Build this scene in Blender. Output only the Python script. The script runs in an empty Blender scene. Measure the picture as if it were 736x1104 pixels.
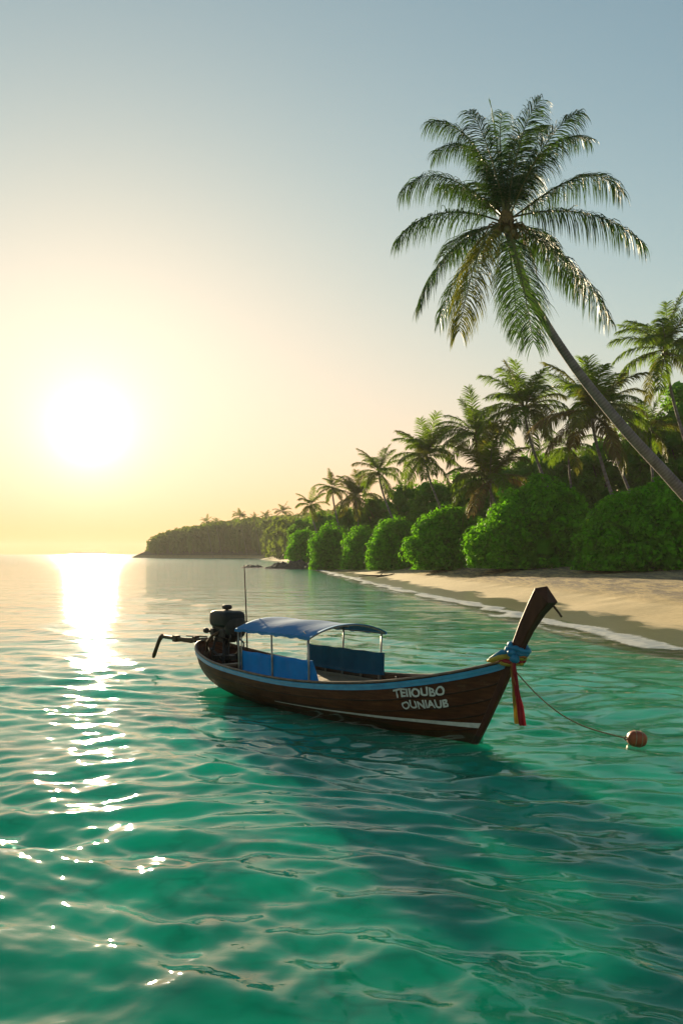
import bpy, math, random
import numpy as np
from mathutils import Vector, Matrix

random.seed(7)
rng = np.random.default_rng(11)
PI = math.pi
scene = bpy.context.scene
COL = scene.collection
H_CAM = 3.2
F = 1000.0


def P(px, py, d):
    """a point at distance d seen at the given place of the photograph"""
    return Vector(((px - 368) * d / F, d, H_CAM + (597 - py) * d / F))


# ------------------------------------------------------------------ object helpers
def link(name, mesh, mats=None, parent=None):
    o = bpy.data.objects.new(name, mesh)
    COL.objects.link(o)
    if mats is not None:
        for m in (mats if isinstance(mats, (list, tuple)) else [mats]):
            mesh.materials.append(m)
    if parent is not None:
        o.parent = parent
    return o


def tag(o, label=None, cat=None, group=None, kind=None):
    if label: o['label'] = label
    if cat: o['category'] = cat
    if group: o['group'] = group
    if kind: o['kind'] = kind
    return o


def empty(name, loc=(0, 0, 0), rz=0.0):
    o = bpy.data.objects.new(name, None)
    COL.objects.link(o)
    o.location = loc
    o.rotation_euler = (0, 0, rz)
    o.empty_display_size = 0.3
    return o


def np_mesh(name, verts, faces, smooth=False):
    """faces: (M,k) array, k the same for all"""
    verts = np.asarray(verts, dtype=np.float32)
    faces = np.asarray(faces, dtype=np.int32)
    me = bpy.data.meshes.new(name)
    n, k = faces.shape
    me.vertices.add(len(verts))
    me.vertices.foreach_set('co', verts.ravel())
    me.loops.add(n * k)
    me.loops.foreach_set('vertex_index', faces.ravel())
    me.polygons.add(n)
    me.polygons.foreach_set('loop_start', np.arange(0, n * k, k, dtype=np.int32))
    me.polygons.foreach_set('loop_total', np.full(n, k, dtype=np.int32))
    me.polygons.foreach_set('use_smooth', np.full(n, smooth, dtype=bool))
    me.update(calc_edges=True)
    return me


class MB:
    def __init__(self):
        self.v = []; self.f = []; self.sm = []

    def add(self, vs, fs, smooth=False):
        b = len(self.v)
        self.v += [tuple(p) for p in vs]
        self.f += [tuple(b + i for i in q) for q in fs]
        self.sm += [smooth] * len(fs)
        return self

    def box(self, c, s, rot=None, bev=0.0):
        sx, sy, sz = s[0] / 2, s[1] / 2, s[2] / 2
        b = bev if bev else min(sx, sy, sz) * 0.12
        vs = []; fs = []
        # chamfered box: three shrunken face rings
        def corner(ix, iy, iz, ax):
            p = [ix * sx, iy * sy, iz * sz]
            for a in range(3):
                if a != ax:
                    p[a] -= math.copysign(b, p[a])
            return p
        idx = {}
        for ix in (-1, 1):
            for iy in (-1, 1):
                for iz in (-1, 1):
                    for ax in range(3):
                        idx[(ix, iy, iz, ax)] = len(vs)
                        vs.append(Vector(corner(ix, iy, iz, ax)))
        for ax in range(3):
            o1, o2 = [a for a in range(3) if a != ax]
            for sg in (-1, 1):
                ring = []
                for (u, w) in ((-1, -1), (1, -1), (1, 1), (-1, 1)):
                    k = [0, 0, 0]; k[ax] = sg; k[o1] = u; k[o2] = w
                    ring.append(idx[(k[0], k[1], k[2], ax)])
                n = (vs[ring[1]] - vs[ring[0]]).cross(vs[ring[2]] - vs[ring[0]])
                if n[ax] * sg < 0: ring.reverse()
                fs.append(ring)
        for ax in range(3):           # bevel quads along axis ax
            o1, o2 = [a for a in range(3) if a != ax]
            for u in (-1, 1):
                for w in (-1, 1):
                    def kk(sg, which):
                        k = [0, 0, 0]; k[ax] = sg; k[o1] = u; k[o2] = w
                        return idx[(k[0], k[1], k[2], which)]
                    ring = [kk(-1, o1), kk(1, o1), kk(1, o2), kk(-1, o2)]
                    n = (vs[ring[1]] - vs[ring[0]]).cross(vs[ring[2]] - vs[ring[0]])
                    if n[o1] * u + n[o2] * w < 0: ring.reverse()
                    fs.append(ring)
        for ix in (-1, 1):
            for iy in (-1, 1):
                for iz in (-1, 1):
                    ring = [idx[(ix, iy, iz, a)] for a in range(3)]
                    n = (vs[ring[1]] - vs[ring[0]]).cross(vs[ring[2]] - vs[ring[0]])
                    if n.x * ix + n.y * iy + n.z * iz < 0: ring.reverse()
                    fs.append(ring)
        M = rot if rot is not None else Matrix.Identity(3)
        self.add([M @ v + Vector(c) for v in vs], fs)
        return self

    def tube(self, pts, r, n=8, cap=True, smooth=True):
        pts = [Vector(p) for p in pts]
        rs = r if isinstance(r, (list, tuple)) else [r] * len(pts)
        vs = []; fs = []
        prev = None
        for i, p in enumerate(pts):
            t = (pts[min(i + 1, len(pts) - 1)] - pts[max(i - 1, 0)]).normalized()
            if prev is None:
                a = Vector((0, 0, 1)) if abs(t.z) < 0.9 else Vector((1, 0, 0))
                u = t.cross(a).normalized()
            else:
                u = (prev - t * prev.dot(t)).normalized()
            prev = u
            w = t.cross(u)
            for k in range(n):
                an = 2 * PI * k / n
                vs.append(p + (u * math.cos(an) + w * math.sin(an)) * rs[i])
        for i in range(len(pts) - 1):
            for k in range(n):
                fs.append((i * n + k, i * n + (k + 1) % n, (i + 1) * n + (k + 1) % n, (i + 1) * n + k))
        self.add(vs, fs, smooth)
        if cap:
            b = len(self.v) - len(vs)
            self.f.append(tuple(b + k for k in reversed(range(n)))); self.sm.append(False)
            self.f.append(tuple(b + (len(pts) - 1) * n + k for k in range(n))); self.sm.append(False)
        return self

    def blob(self, c, s, n=12, m=8, rot=None, power=1.0, noise=0.0):
        vs = []; fs = []
        def sp(x): return math.copysign(abs(x) ** power, x)
        M = rot if rot is not None else Matrix.Identity(3)
        for j in range(m + 1):
            ph = -PI / 2 + PI * j / m
            for k in range(n):
                th = 2 * PI * k / n
                q = Vector((sp(math.cos(ph)) * sp(math.cos(th)) * s[0], sp(math.cos(ph)) * sp(math.sin(th)) * s[1], sp(math.sin(ph)) * s[2]))
                if noise and 0 < j < m: q *= 1 + random.uniform(-noise, noise)
                vs.append(M @ q + Vector(c))
        for j in range(m):
            for k in range(n):
                fs.append((j * n + k, j * n + (k + 1) % n, (j + 1) * n + (k + 1) % n, (j + 1) * n + k))
        self.add(vs, fs, True)
        return self

    def build(self, name, mat, parent=None):
        me = bpy.data.meshes.new(name)
        me.from_pydata([tuple(v) for v in self.v], [], self.f)
        me.polygons.foreach_set('use_smooth', self.sm)
        me.validate()
        me.update()
        return link(name, me, mat, parent)


def spline(tab, t):
    """Catmull-Rom through rows of tab at parameters 0..1"""
    n = len(tab) - 1
    x = min(max(t, 0), 1) * n
    i = min(int(x), n - 1); f = x - i
    r0, r1, r2, r3 = tab[max(i - 1, 0)], tab[i], tab[i + 1], tab[min(i + 2, n)]
    a0 = -0.5 * f + f * f - 0.5 * f ** 3; a1 = 1 - 2.5 * f * f + 1.5 * f ** 3
    a2 = 0.5 * f + 2 * f * f - 1.5 * f ** 3; a3 = -0.5 * f * f + 0.5 * f ** 3
    return tuple(a0 * p + a1 * q + a2 * r + a3 * s for p, q, r, s in zip(r0, r1, r2, r3))


# ------------------------------------------------------------------ material helpers
class NT:
    def __init__(self, name):
        self.m = bpy.data.materials.new(name)
        self.m.use_nodes = True
        self.t = self.m.node_tree
        self.t.nodes.clear()
        self.out = self.n('ShaderNodeOutputMaterial')

    def n(self, kind, **kw):
        nd = self.t.nodes.new(kind)
        for k, v in kw.items():
            if k == 'ins':
                for a, b in v.items():
                    nd.inputs[a].default_value = b
            else:
                setattr(nd, k, v)
        return nd

    def l(self, a, b):
        self.t.links.new(a, b)

    def ramp(self, fac, stops, interp='LINEAR'):
        r = self.n('ShaderNodeValToRGB')
        r.color_ramp.interpolation = interp
        els = r.color_ramp.elements
        while len(els) < len(stops): els.new(0.5)
        for e, (p, c) in zip(els, stops):
            e.position = p
            e.color = c if len(c) == 4 else (*c, 1)
        self.l(fac, r.inputs[0])
        return r.outputs[0]

    def noise(self, scale, detail=4, rough=0.5, vec=None, dist=0.0):
        nd = self.n('ShaderNodeTexNoise', ins={'Scale': scale, 'Detail': detail, 'Roughness': rough, 'Distortion': dist})
        if vec is not None: self.l(vec, nd.inputs['Vector'])
        return nd.outputs['Fac']

    def mapping(self, scale=(1, 1, 1), coord='Object', rot=(0, 0, 0)):
        tc = self.n('ShaderNodeTexCoord')
        mp = self.n('ShaderNodeMapping')
        mp.inputs['Scale'].default_value = scale
        mp.inputs['Rotation'].default_value = rot
        self.l(tc.outputs[coord], mp.inputs['Vector'])
        return mp.outputs[0]

    def bump(self, h, strength=0.4, dist=0.02, normal=None):
        b = self.n('ShaderNodeBump', ins={'Strength': strength, 'Distance': dist})
        self.l(h, b.inputs['Height'])
        if normal is not None: self.l(normal, b.inputs['Normal'])
        return b.outputs[0]

    def principled(self, base=None, rough=0.6, **ins):
        p = self.n('ShaderNodeBsdfPrincipled')
        if base is not None:
            if isinstance(base, (tuple, list)): p.inputs['Base Color'].default_value = (*base[:3], 1)
            else: self.l(base, p.inputs['Base Color'])
        if isinstance(rough, (int, float)): p.inputs['Roughness'].default_value = rough
        else: self.l(rough, p.inputs['Roughness'])
        for k, v in ins.items():
            k = k.replace('_', ' ')
            if hasattr(v, 'links'): self.l(v, p.inputs[k])
            else: p.inputs[k].default_value = v
        self.l(p.outputs[0], self.out.inputs['Surface'])
        return p


def simple(name, c1, c2, scale=6, rough=0.6, bump=0.2, bdist=0.01, stretch=(1, 1, 1), spec=0.5, metallic=0.0):
    t = NT(name)
    v = t.mapping(stretch)
    f = t.noise(scale, 5, 0.6, v)
    col = t.ramp(f, [(0.3, c1), (0.7, c2)])
    f2 = t.noise(scale * 5, 3, 0.6, v)
    nb = t.bump(f2, bump, bdist)
    p = t.principled(col, rough, Normal=nb, Metallic=metallic)
    p.inputs['Specular IOR Level'].default_value = spec
    return t.m


def leaf_mat(name, dark, light, trans, tw=0.35, rough=0.45, nscale=0.35, spec=0.5):
    """leaves: each leaf its own tint, some light passing through"""
    t = NT(name)
    g = t.n('ShaderNodeNewGeometry')
    rnd = g.outputs['Random Per Island']
    v = t.mapping((1, 1, 1))
    nz = t.noise(nscale, 2, 0.5, v)
    mx = t.n('ShaderNodeMath', operation='ADD'); t.l(rnd, mx.inputs[0]); t.l(nz, mx.inputs[1])
    hf = t.n('ShaderNodeMath', operation='MULTIPLY'); t.l(mx.outputs[0], hf.inputs[0]); hf.inputs[1].default_value = 0.5
    col = t.ramp(hf.outputs[0], [(0.15, dark), (0.85, light)])
    p = t.n('ShaderNodeBsdfPrincipled', ins={'Roughness': rough, 'Specular IOR Level': spec})
    t.l(col, p.inputs['Base Color'])
    tr = t.n('ShaderNodeBsdfTranslucent')
    mc = t.n('ShaderNodeMix', data_type='RGBA', blend_type='MIX')
    mc.inputs[0].default_value = 0.6
    t.l(col, mc.inputs[6]); mc.inputs[7].default_value = (*trans, 1)
    t.l(mc.outputs[2], tr.inputs[0])
    ms = t.n('ShaderNodeMixShader'); ms.inputs[0].default_value = tw
    t.l(p.outputs[0], ms.inputs[1]); t.l(tr.outputs[0], ms.inputs[2])
    t.l(ms.outputs[0], t.out.inputs['Surface'])
    return t.m


# ------------------------------------------------------------------ render, camera, world, sun
scene.render.engine = 'CYCLES'
cy = scene.cycles
cy.use_denoising = True
cy.max_bounces = 6
cy.diffuse_bounces = 3
cy.glossy_bounces = 3
cy.transmission_bounces = 3
cy.transparent_max_bounces = 12
cy.volume_bounces = 0
cy.caustics_reflective = False
cy.caustics_refractive = False
cy.sample_clamp_indirect = 6
scene.view_settings.view_transform = 'Standard'
scene.view_settings.look = 'None'
scene.view_settings.gamma = 1
scene.view_settings.exposure = 1.35

cam = bpy.data.cameras.new('camera')
cam.sensor_fit = 'VERTICAL'
cam.sensor_height = 24
cam.lens = F / 1104 * 24
cam.shift_y = 45 / 1104
cam.clip_start = 0.1
cam.clip_end = 20000
camo = bpy.data.objects.new('camera', cam)
COL.objects.link(camo)
camo.location = (0, 0, H_CAM)
camo.rotation_euler = (PI / 2, 0, 0)
scene.camera = camo

SUN = Vector((-0.271, 1.0, 0.135)).normalized()
sun_el = math.asin(SUN.z)
sun_az = math.atan2(SUN.x, SUN.y)       # from +Y, clockwise positive
sl = bpy.data.lights.new('sun', 'SUN')
sl.energy = 5.0
sl.angle = math.radians(0.6)
sl.color = (1.0, 0.80, 0.50)
so = bpy.data.objects.new('sun', sl)
COL.objects.link(so)
so.rotation_euler = (-SUN).to_track_quat('-Z', 'Y').to_euler()
so.location = (-50, 180, 60)

w = bpy.data.worlds.new('World')
scene.world = w
w.use_nodes = True
wt = w.node_tree
wt.nodes.clear()
wo = wt.nodes.new('ShaderNodeOutputWorld')
bg = wt.nodes.new('ShaderNodeBackground')
bg.inputs['Strength'].default_value = 0.068
sky = wt.nodes.new('ShaderNodeTexSky')
sky.sky_type = 'NISHITA'
sky.sun_disc = False
sky.sun_elevation = sun_el
sky.sun_rotation = sun_az
sky.air_density = 1.0
sky.dust_density = 0.35
sky.ozone_density = 1.0
sky.altitude = 0


def wn(kind, **kw):
    nd = wt.nodes.new(kind)
    for k, v in kw.items(): setattr(nd, k, v)
    return nd


def wmath(op, a, b=None):
    nd = wn('ShaderNodeMath', operation=op)
    for i, x in enumerate((a, b)):
        if x is None: continue
        if isinstance(x, (int, float)): nd.inputs[i].default_value = x
        else: wt.links.new(x, nd.inputs[i])
    return nd.outputs[0]


tc = wn('ShaderNodeTexCoord')
nrm = wn('ShaderNodeVectorMath', operation='NORMALIZE')
wt.links.new(tc.outputs['Generated'], nrm.inputs[0])
dt = wn('ShaderNodeVectorMath', operation='DOT_PRODUCT')
wt.links.new(nrm.outputs[0], dt.inputs[0])
dt.inputs[1].default_value = SUN
ang = wmath('ARCCOSINE', wmath('MINIMUM', dt.outputs['Value'], 1.0))


def lobe(sig, amp, col, power=2.0):
    """forward scattering round the sun"""
    x = wmath('POWER', wmath('DIVIDE', ang, sig), power)
    e = wmath('EXPONENT', wmath('MULTIPLY', x, -1.0))
    v = wmath('MULTIPLY', e, amp)
    c = wn('ShaderNodeVectorMath', operation='SCALE')
    c.inputs[0].default_value = col
    wt.links.new(v, c.inputs['Scale'])
    return c.outputs[0]


def vcol(a):
    c_ = wn('ShaderNodeCombineXYZ')
    for q in range(3): wt.links.new(a, c_.inputs[q])
    return c_.outputs[0]


def vadd(a, b):
    n_ = wn('ShaderNodeVectorMath', operation='ADD')
    wt.links.new(a, n_.inputs[0]); wt.links.new(b, n_.inputs[1])
    return n_.outputs[0]




def wvec(op, a, b=None, c=None):
    n_ = wn('ShaderNodeVectorMath', operation=op)
    for q, x in enumerate((a, b, c)):
        if x is None: continue
        if isinstance(x, tuple): n_.inputs[q].default_value = x
        else: wt.links.new(x, n_.inputs[q])
    return n_.outputs[0]


# soft shoulder: the air round the low sun saturates instead of burning out
KE = 0.1725
mx_ = (1.15 / KE, 0.92 / KE, 0.72 / KE)
q2 = wvec('DIVIDE', sky.outputs[0], mx_)
q2 = wvec('MULTIPLY', q2, q2)
q2 = wvec('ADD', q2, (1.0, 1.0, 1.0))
sp_ = wn('ShaderNodeSeparateXYZ'); wt.links.new(q2, sp_.inputs[0])
cb_ = wn('ShaderNodeCombineXYZ')
for q in range(3): wt.links.new(wmath('SQRT', sp_.outputs[q]), cb_.inputs[q])
base = wvec('DIVIDE', sky.outputs[0], cb_.outputs[0])
# thick warm air close to the horizon
dz = wn('ShaderNodeSeparateXYZ'); wt.links.new(nrm.outputs[0], dz.inputs[0])
lowf = wmath('EXPONENT', wmath('MULTIPLY', wmath('ABSOLUTE', dz.outputs[2]), -1 / 0.08))
ext = wvec('SUBTRACT', (1.0, 1.0, 1.0), wvec('MULTIPLY', (0.0, 0.50, 0.92), vcol(lowf)))
base = wvec('MULTIPLY', base, ext)
midf = wmath('EXPONENT', wmath('MULTIPLY', wmath('ABSOLUTE', dz.outputs[2]), -1 / 0.35))
ext2 = wvec('SUBTRACT', (1.02, 1.13, 1.08), wvec('MULTIPLY', (-0.12, -0.04, -0.20), vcol(midf)))
base = wvec('MULTIPLY', base, ext2)
acc = base
for args in [(0.018, 40, (1, 0.95, 0.80), 2.0), (0.036, 4.5, (1, 0.97, 0.86), 1.5), (0.10, 2.3, (1, 0.88, 0.62), 1.2)]:
    acc = vadd(acc, lobe(*args))
wt.links.new(acc, bg.inputs[0])
wt.links.new(bg.outputs[0], wo.inputs[0])

# ------------------------------------------------------------------ coast line
COAST = np.array([(-30, 50), (0, 27), (10, 20.5), (22, 15), (32, 12), (42, 10.6), (50, 10.0), (58, 9.2), (70, 7.4), (86, 5.4),
                  (105, 3.6), (128, 1.4), (160, -1.5), (213, -6), (300, -16), (420, -34), (560, -50), (640, -62), (690, -90), (715, -150),
                  (740, -168), (770, -160), (820, -100), (900, -20), (1100, 150), (1500, 500)], float)


def coast_x(Y):
    return np.interp(Y, COAST[:, 0], COAST[:, 1])


def shore_dist(X, Y):
    """approx distance seaward(-)/landward(+)"""
    X = np.asarray(X, float); Y = np.asarray(Y, float)
    s = X - coast_x(Y)
    sl_ = (coast_x(Y + 4) - coast_x(Y - 4)) / 8
    return s / np.sqrt(1 + sl_ ** 2)


def vnoise(x, y, s, seed=0):
    r = np.random.default_rng(seed)
    out = 0
    for i in range(7):
        a = r.uniform(0, 2 * PI); k = 2 * PI / s * r.uniform(0.6, 1.7)
        out = out + np.sin(k * (x * math.cos(a) + y * math.sin(a)) + r.uniform(0, 6.28) + 1.3 * np.sin(k * 0.6 * (x * math.sin(a) - y * math.cos(a)) + i))
    return out / 7 * 1.6


def ground_z(X, Y):
    X = np.asarray(X, float); Y = np.asarray(Y, float)
    s = shore_dist(X, Y)
    cusp = 0.45 * np.sin(Y * 0.42 + 0.9 * np.sin(Y * 0.13)) * np.exp(-np.abs(s - 2) / 4) * np.clip((90 - Y) / 40 + .3, 0.2, 1)
    s = s + cusp
    land = 0.085 * np.clip(s, 0, 3) + 0.15 * np.clip(s - 3, 0, 8) + 0.04 * np.clip(s - 11, 0, 40)
    far = np.clip((Y - 450) / 150, 0, 1)
    land = land + far * 13 * np.clip(s / 60, 0, 1) ** 0.8
    mid = np.clip((Y - 60) / 60, 0, 1)
    land = land + mid * (1 - far) * 3.0 * np.clip((s - 8) / 30, 0, 1)
    sea = 0.085 * np.clip(s, -10, 0)
    z = np.where(s > 0, land, sea)
    z = z + 0.03 * vnoise(X, Y, 3.0, 3) * np.clip((s - 3) / 3, 0, 1)
    return z


# ------------------------------------------------------------------ water sheet
def build_water():
    fine = np.radians(np.linspace(-31, 31, 760))
    side = np.radians(np.concatenate([np.linspace(34, 180, 46)]))
    ang_ = np.concatenate([-side[::-1], fine, side])
    NR = 720
    inv = np.linspace(1 / 4.6, 1 / 5200.0, NR)
    rr = np.concatenate([[0.4, 1.2, 2.0, 2.8, 3.4, 4.0, 4.4], 1 / inv])
    drr = np.gradient(rr)
    R, A = np.meshgrid(rr, ang_, indexing='ij')
    DR = np.repeat(drr[:, None], len(ang_), axis=1)
    X = R * np.sin(A); Y = R * np.cos(A)
    Xc = np.clip(X, -4000, 4000); Yc = np.clip(Y, -4000, 4000)
    r = np.random.default_rng(5)
    # slow warp makes the crests wander
    wx = X + 0.35 * np.sin(Y * 0.9 + 0.7 * X) + 0.6 * np.sin(0.31 * X - 0.4 * Y + 1.0) + 0.9 * np.sin(0.13 * Y + 0.2 * X)
    wy = Y + 0.30 * np.sin(X * 1.1 + 0.5 * Y) + 0.55 * np.sin(0.37 * X + 0.33 * Y + 2.0)
    Z = np.zeros_like(X)
    comps = []
    for lam, slope, n in ((8.0, 0.010, 3), (4.5, 0.016, 4), (2.6, 0.036, 6), (1.5, 0.080, 9), (0.95, 0.100, 11), (0.58, 0.084, 11), (0.34, 0.046, 9)):
        for i in range(n):
            comps.append((lam * r.uniform(0.78, 1.28), slope / math.sqrt(n), r))
    for lam, slope, _ in comps:
        th = math.radians(80) + r.normal(0, 0.62)       # mostly travelling along the line of sight
        k = 2 * PI / lam
        a = slope * math.sqrt(2) / k
        att = np.clip((lam / DR - 2.0) / 2.5, 0, 1)
        ph = k * (wx * math.cos(th) + wy * math.sin(th)) + r.uniform(0, 2 * PI)
        c = np.cos(ph)
        Z += a * att * (c + 0.22 * np.cos(2 * ph))
    # patches of calmer and livelier water
    gust = 0.85 + 0.35 * vnoise(Xc, Yc, 14.0, 8)
    # the lee of the boat towards the camera lies calmer
    S = shore_dist(X, Y)
    calm = np.clip(-S / 9, 0.10, 1)
    Z *= np.clip(gust, 0.35, 1.4) * calm
    Z[R > 1500] = 0
    V = np.stack([X, Y, Z], -1).reshape(-1, 3)
    nr, na = R.shape
    i = np.arange(nr - 1)[:, None]; j = np.arange(na - 1)[None, :]
    a0 = i * na + j
    Fq = np.stack([a0, a0 + 1, a0 + na + 1, a0 + na], -1).reshape(-1, 4)
    me = np_mesh('water', V, Fq, True)
    at = me.attributes.new('shallow', 'FLOAT', 'POINT')
    sh = np.exp(-np.clip(-S - 0.2, 0, 100) / 5.0) * np.clip((400 - Y) / 200, 0, 1)
    at.data.foreach_set('value', sh.astype(np.float32).ravel())
    at = me.attributes.new('reach', 'FLOAT', 'POINT')
    at.data.foreach_set('value', np.clip(R / 400, 0, 1).astype(np.float32).ravel())
    t = NT('sea_water')
    sha = t.n('ShaderNodeAttribute', attribute_name='shallow').outputs['Fac']
    rea = t.n('ShaderNodeAttribute', attribute_name='reach').outputs['Fac']
    v = t.mapping((1, 1, 1))
    big = t.noise(0.12, 3, 0.55, v, 0.6)
    col = t.ramp(big, [(0.3, (0.62, 0.95, 0.90)), (0.72, (0.70, 0.97, 0.94))])
    shal = t.ramp(sha, [(0.0, (0, 0, 0)), (1.0, (1, 1, 1))])
    mc = t.n('ShaderNodeMix', data_type='RGBA'); t.l(shal, mc.inputs[0]); t.l(col, mc.inputs[6]); mc.inputs[7].default_value = (0.90, 0.98, 0.94, 1)
    rough = t.ramp(rea, [(0.0, (0.012,) * 3), (0.12, (0.04,) * 3), (0.5, (0.07,) * 3), (1.0, (0.10,) * 3)])
    va = t.mapping((0.75, 1.25, 1))
    n1 = t.noise(1.6, 5, 0.55, va, 0.4)
    n2 = t.noise(0.35, 3, 0.6, va, 0.3)
    b1 = t.bump(n1, 0.12, 0.05)
    b2 = t.bump(n2, 0.1, 0.3, b1)
    # ripples finer than the sheet's own, growing with distance where the sheet is coarser
    s1 = t.ramp(rea, [(0.0, (0.10,) * 3), (0.05, (0.16,) * 3), (0.15, (0.55,) * 3), (1.0, (0.8,) * 3)])
    t.l(s1, b1.node.inputs['Strength']); t.l(s1, b2.node.inputs['Strength'])
    b1.node.inputs['Distance'].default_value = 0.09
    b2.node.inputs['Distance'].default_value = 0.40
    # clear tinted water over a pale bottom, with the sky mirrored on its upper side
    geo = t.n('ShaderNodeNewGeometry')
    df = t.n('ShaderNodeBsdfTransparent'); t.l(mc.outputs[2], df.inputs['Color'])
    gl = t.n('ShaderNodeBsdfGlossy'); gl.distribution = 'GGX'
    gl.inputs['Color'].default_value = (1, 1, 1, 1); t.l(rough, gl.inputs['Roughness']); t.l(b2, gl.inputs['Normal'])
    fr = t.n('ShaderNodeFresnel', ins={'IOR': 1.33}); t.l(b2, fr.inputs['Normal'])
    fs_ = t.n('ShaderNodeMath', operation='SUBTRACT'); fs_.inputs[0].default_value = 1.0; t.l(geo.outputs['Backfacing'], fs_.inputs[1])
    fm = t.n('ShaderNodeMath', operation='MULTIPLY'); t.l(fr.outputs[0], fm.inputs[0]); t.l(fs_.outputs[0], fm.inputs[1])
    ms = t.n('ShaderNodeMixShader'); t.l(fm.outputs[0], ms.inputs[0]); t.l(df.outputs[0], ms.inputs[1]); t.l(gl.outputs[0], ms.inputs[2])
    t.l(ms.outputs[0], t.out.inputs['Surface'])
    o = link('water', me, t.m)
    tag(o, 'calm green sea with golden sun glitter', kind='structure')


build_water()


def build_water_body():
    """the milky green body of the sea just under the ripples; light wanders about inside it"""
    rr = np.concatenate([[0.5], np.linspace(3, 60, 90), np.linspace(62, 260, 100), np.geomspace(270, 5200, 30)])
    ang_ = np.radians(np.concatenate([np.linspace(-180, -36, 30), np.linspace(-34, 34, 160), np.linspace(36, 180, 30)]))
    R, A = np.meshgrid(rr, ang_, indexing='ij')
    X = R * np.sin(A); Y = R * np.cos(A)
    V = np.stack([X, Y, np.full_like(R, -0.17)], -1).reshape(-1, 3)
    nr, na = R.shape
    i = np.arange(nr - 1)[:, None]; j = np.arange(na - 1)[None, :]
    a0 = i * na + j
    Fq = np.stack([a0, a0 + 1, a0 + na + 1, a0 + na], -1).reshape(-1, 4)
    me = np_mesh('water_body', V, Fq, True)
    S = shore_dist(X, Y)
    sh = np.exp(-np.clip(-S - 1.0, 0, 100) / 4.5) * np.clip((400 - Y) / 200, 0, 1)
    at = me.attributes.new('shallow', 'FLOAT', 'POINT'); at.data.foreach_set('value', sh.astype(np.float32).ravel())
    t = NT('green_water_body')
    v = t.mapping((1, 1, 1))
    n1 = t.noise(0.35, 5, 0.6, v, 0.8)
    sha = t.n('ShaderNodeAttribute', attribute_name='shallow').outputs['Fac']
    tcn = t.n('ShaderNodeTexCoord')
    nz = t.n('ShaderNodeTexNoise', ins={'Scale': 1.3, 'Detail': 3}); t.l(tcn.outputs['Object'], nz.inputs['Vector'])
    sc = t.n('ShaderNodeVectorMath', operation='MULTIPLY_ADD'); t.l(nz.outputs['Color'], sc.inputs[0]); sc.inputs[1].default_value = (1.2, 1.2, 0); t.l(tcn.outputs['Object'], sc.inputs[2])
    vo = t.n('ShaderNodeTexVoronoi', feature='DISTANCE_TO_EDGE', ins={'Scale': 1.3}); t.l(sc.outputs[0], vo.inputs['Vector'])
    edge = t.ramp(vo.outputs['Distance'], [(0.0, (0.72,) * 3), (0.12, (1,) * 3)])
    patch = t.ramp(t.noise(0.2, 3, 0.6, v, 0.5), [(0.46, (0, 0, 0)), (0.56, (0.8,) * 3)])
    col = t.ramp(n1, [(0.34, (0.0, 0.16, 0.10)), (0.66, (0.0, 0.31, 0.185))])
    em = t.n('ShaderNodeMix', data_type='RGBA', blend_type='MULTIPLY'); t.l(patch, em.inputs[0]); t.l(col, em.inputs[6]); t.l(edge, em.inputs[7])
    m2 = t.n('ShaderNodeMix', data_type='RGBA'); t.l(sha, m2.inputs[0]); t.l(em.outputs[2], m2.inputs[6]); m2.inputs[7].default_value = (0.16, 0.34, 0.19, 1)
    p = t.principled(m2.outputs[2], 0.9)
    p.inputs['Specular IOR Level'].default_value = 0.0
    p.inputs['Subsurface Weight'].default_value = 1.0
    p.inputs['Subsurface Radius'].default_value = (0.3, 1.0, 0.8)
    p.inputs['Subsurface Scale'].default_value = 2.8
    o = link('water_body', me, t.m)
    tag(o, 'emerald body of the sea below the ripples', kind='structure')


build_water_body()


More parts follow.
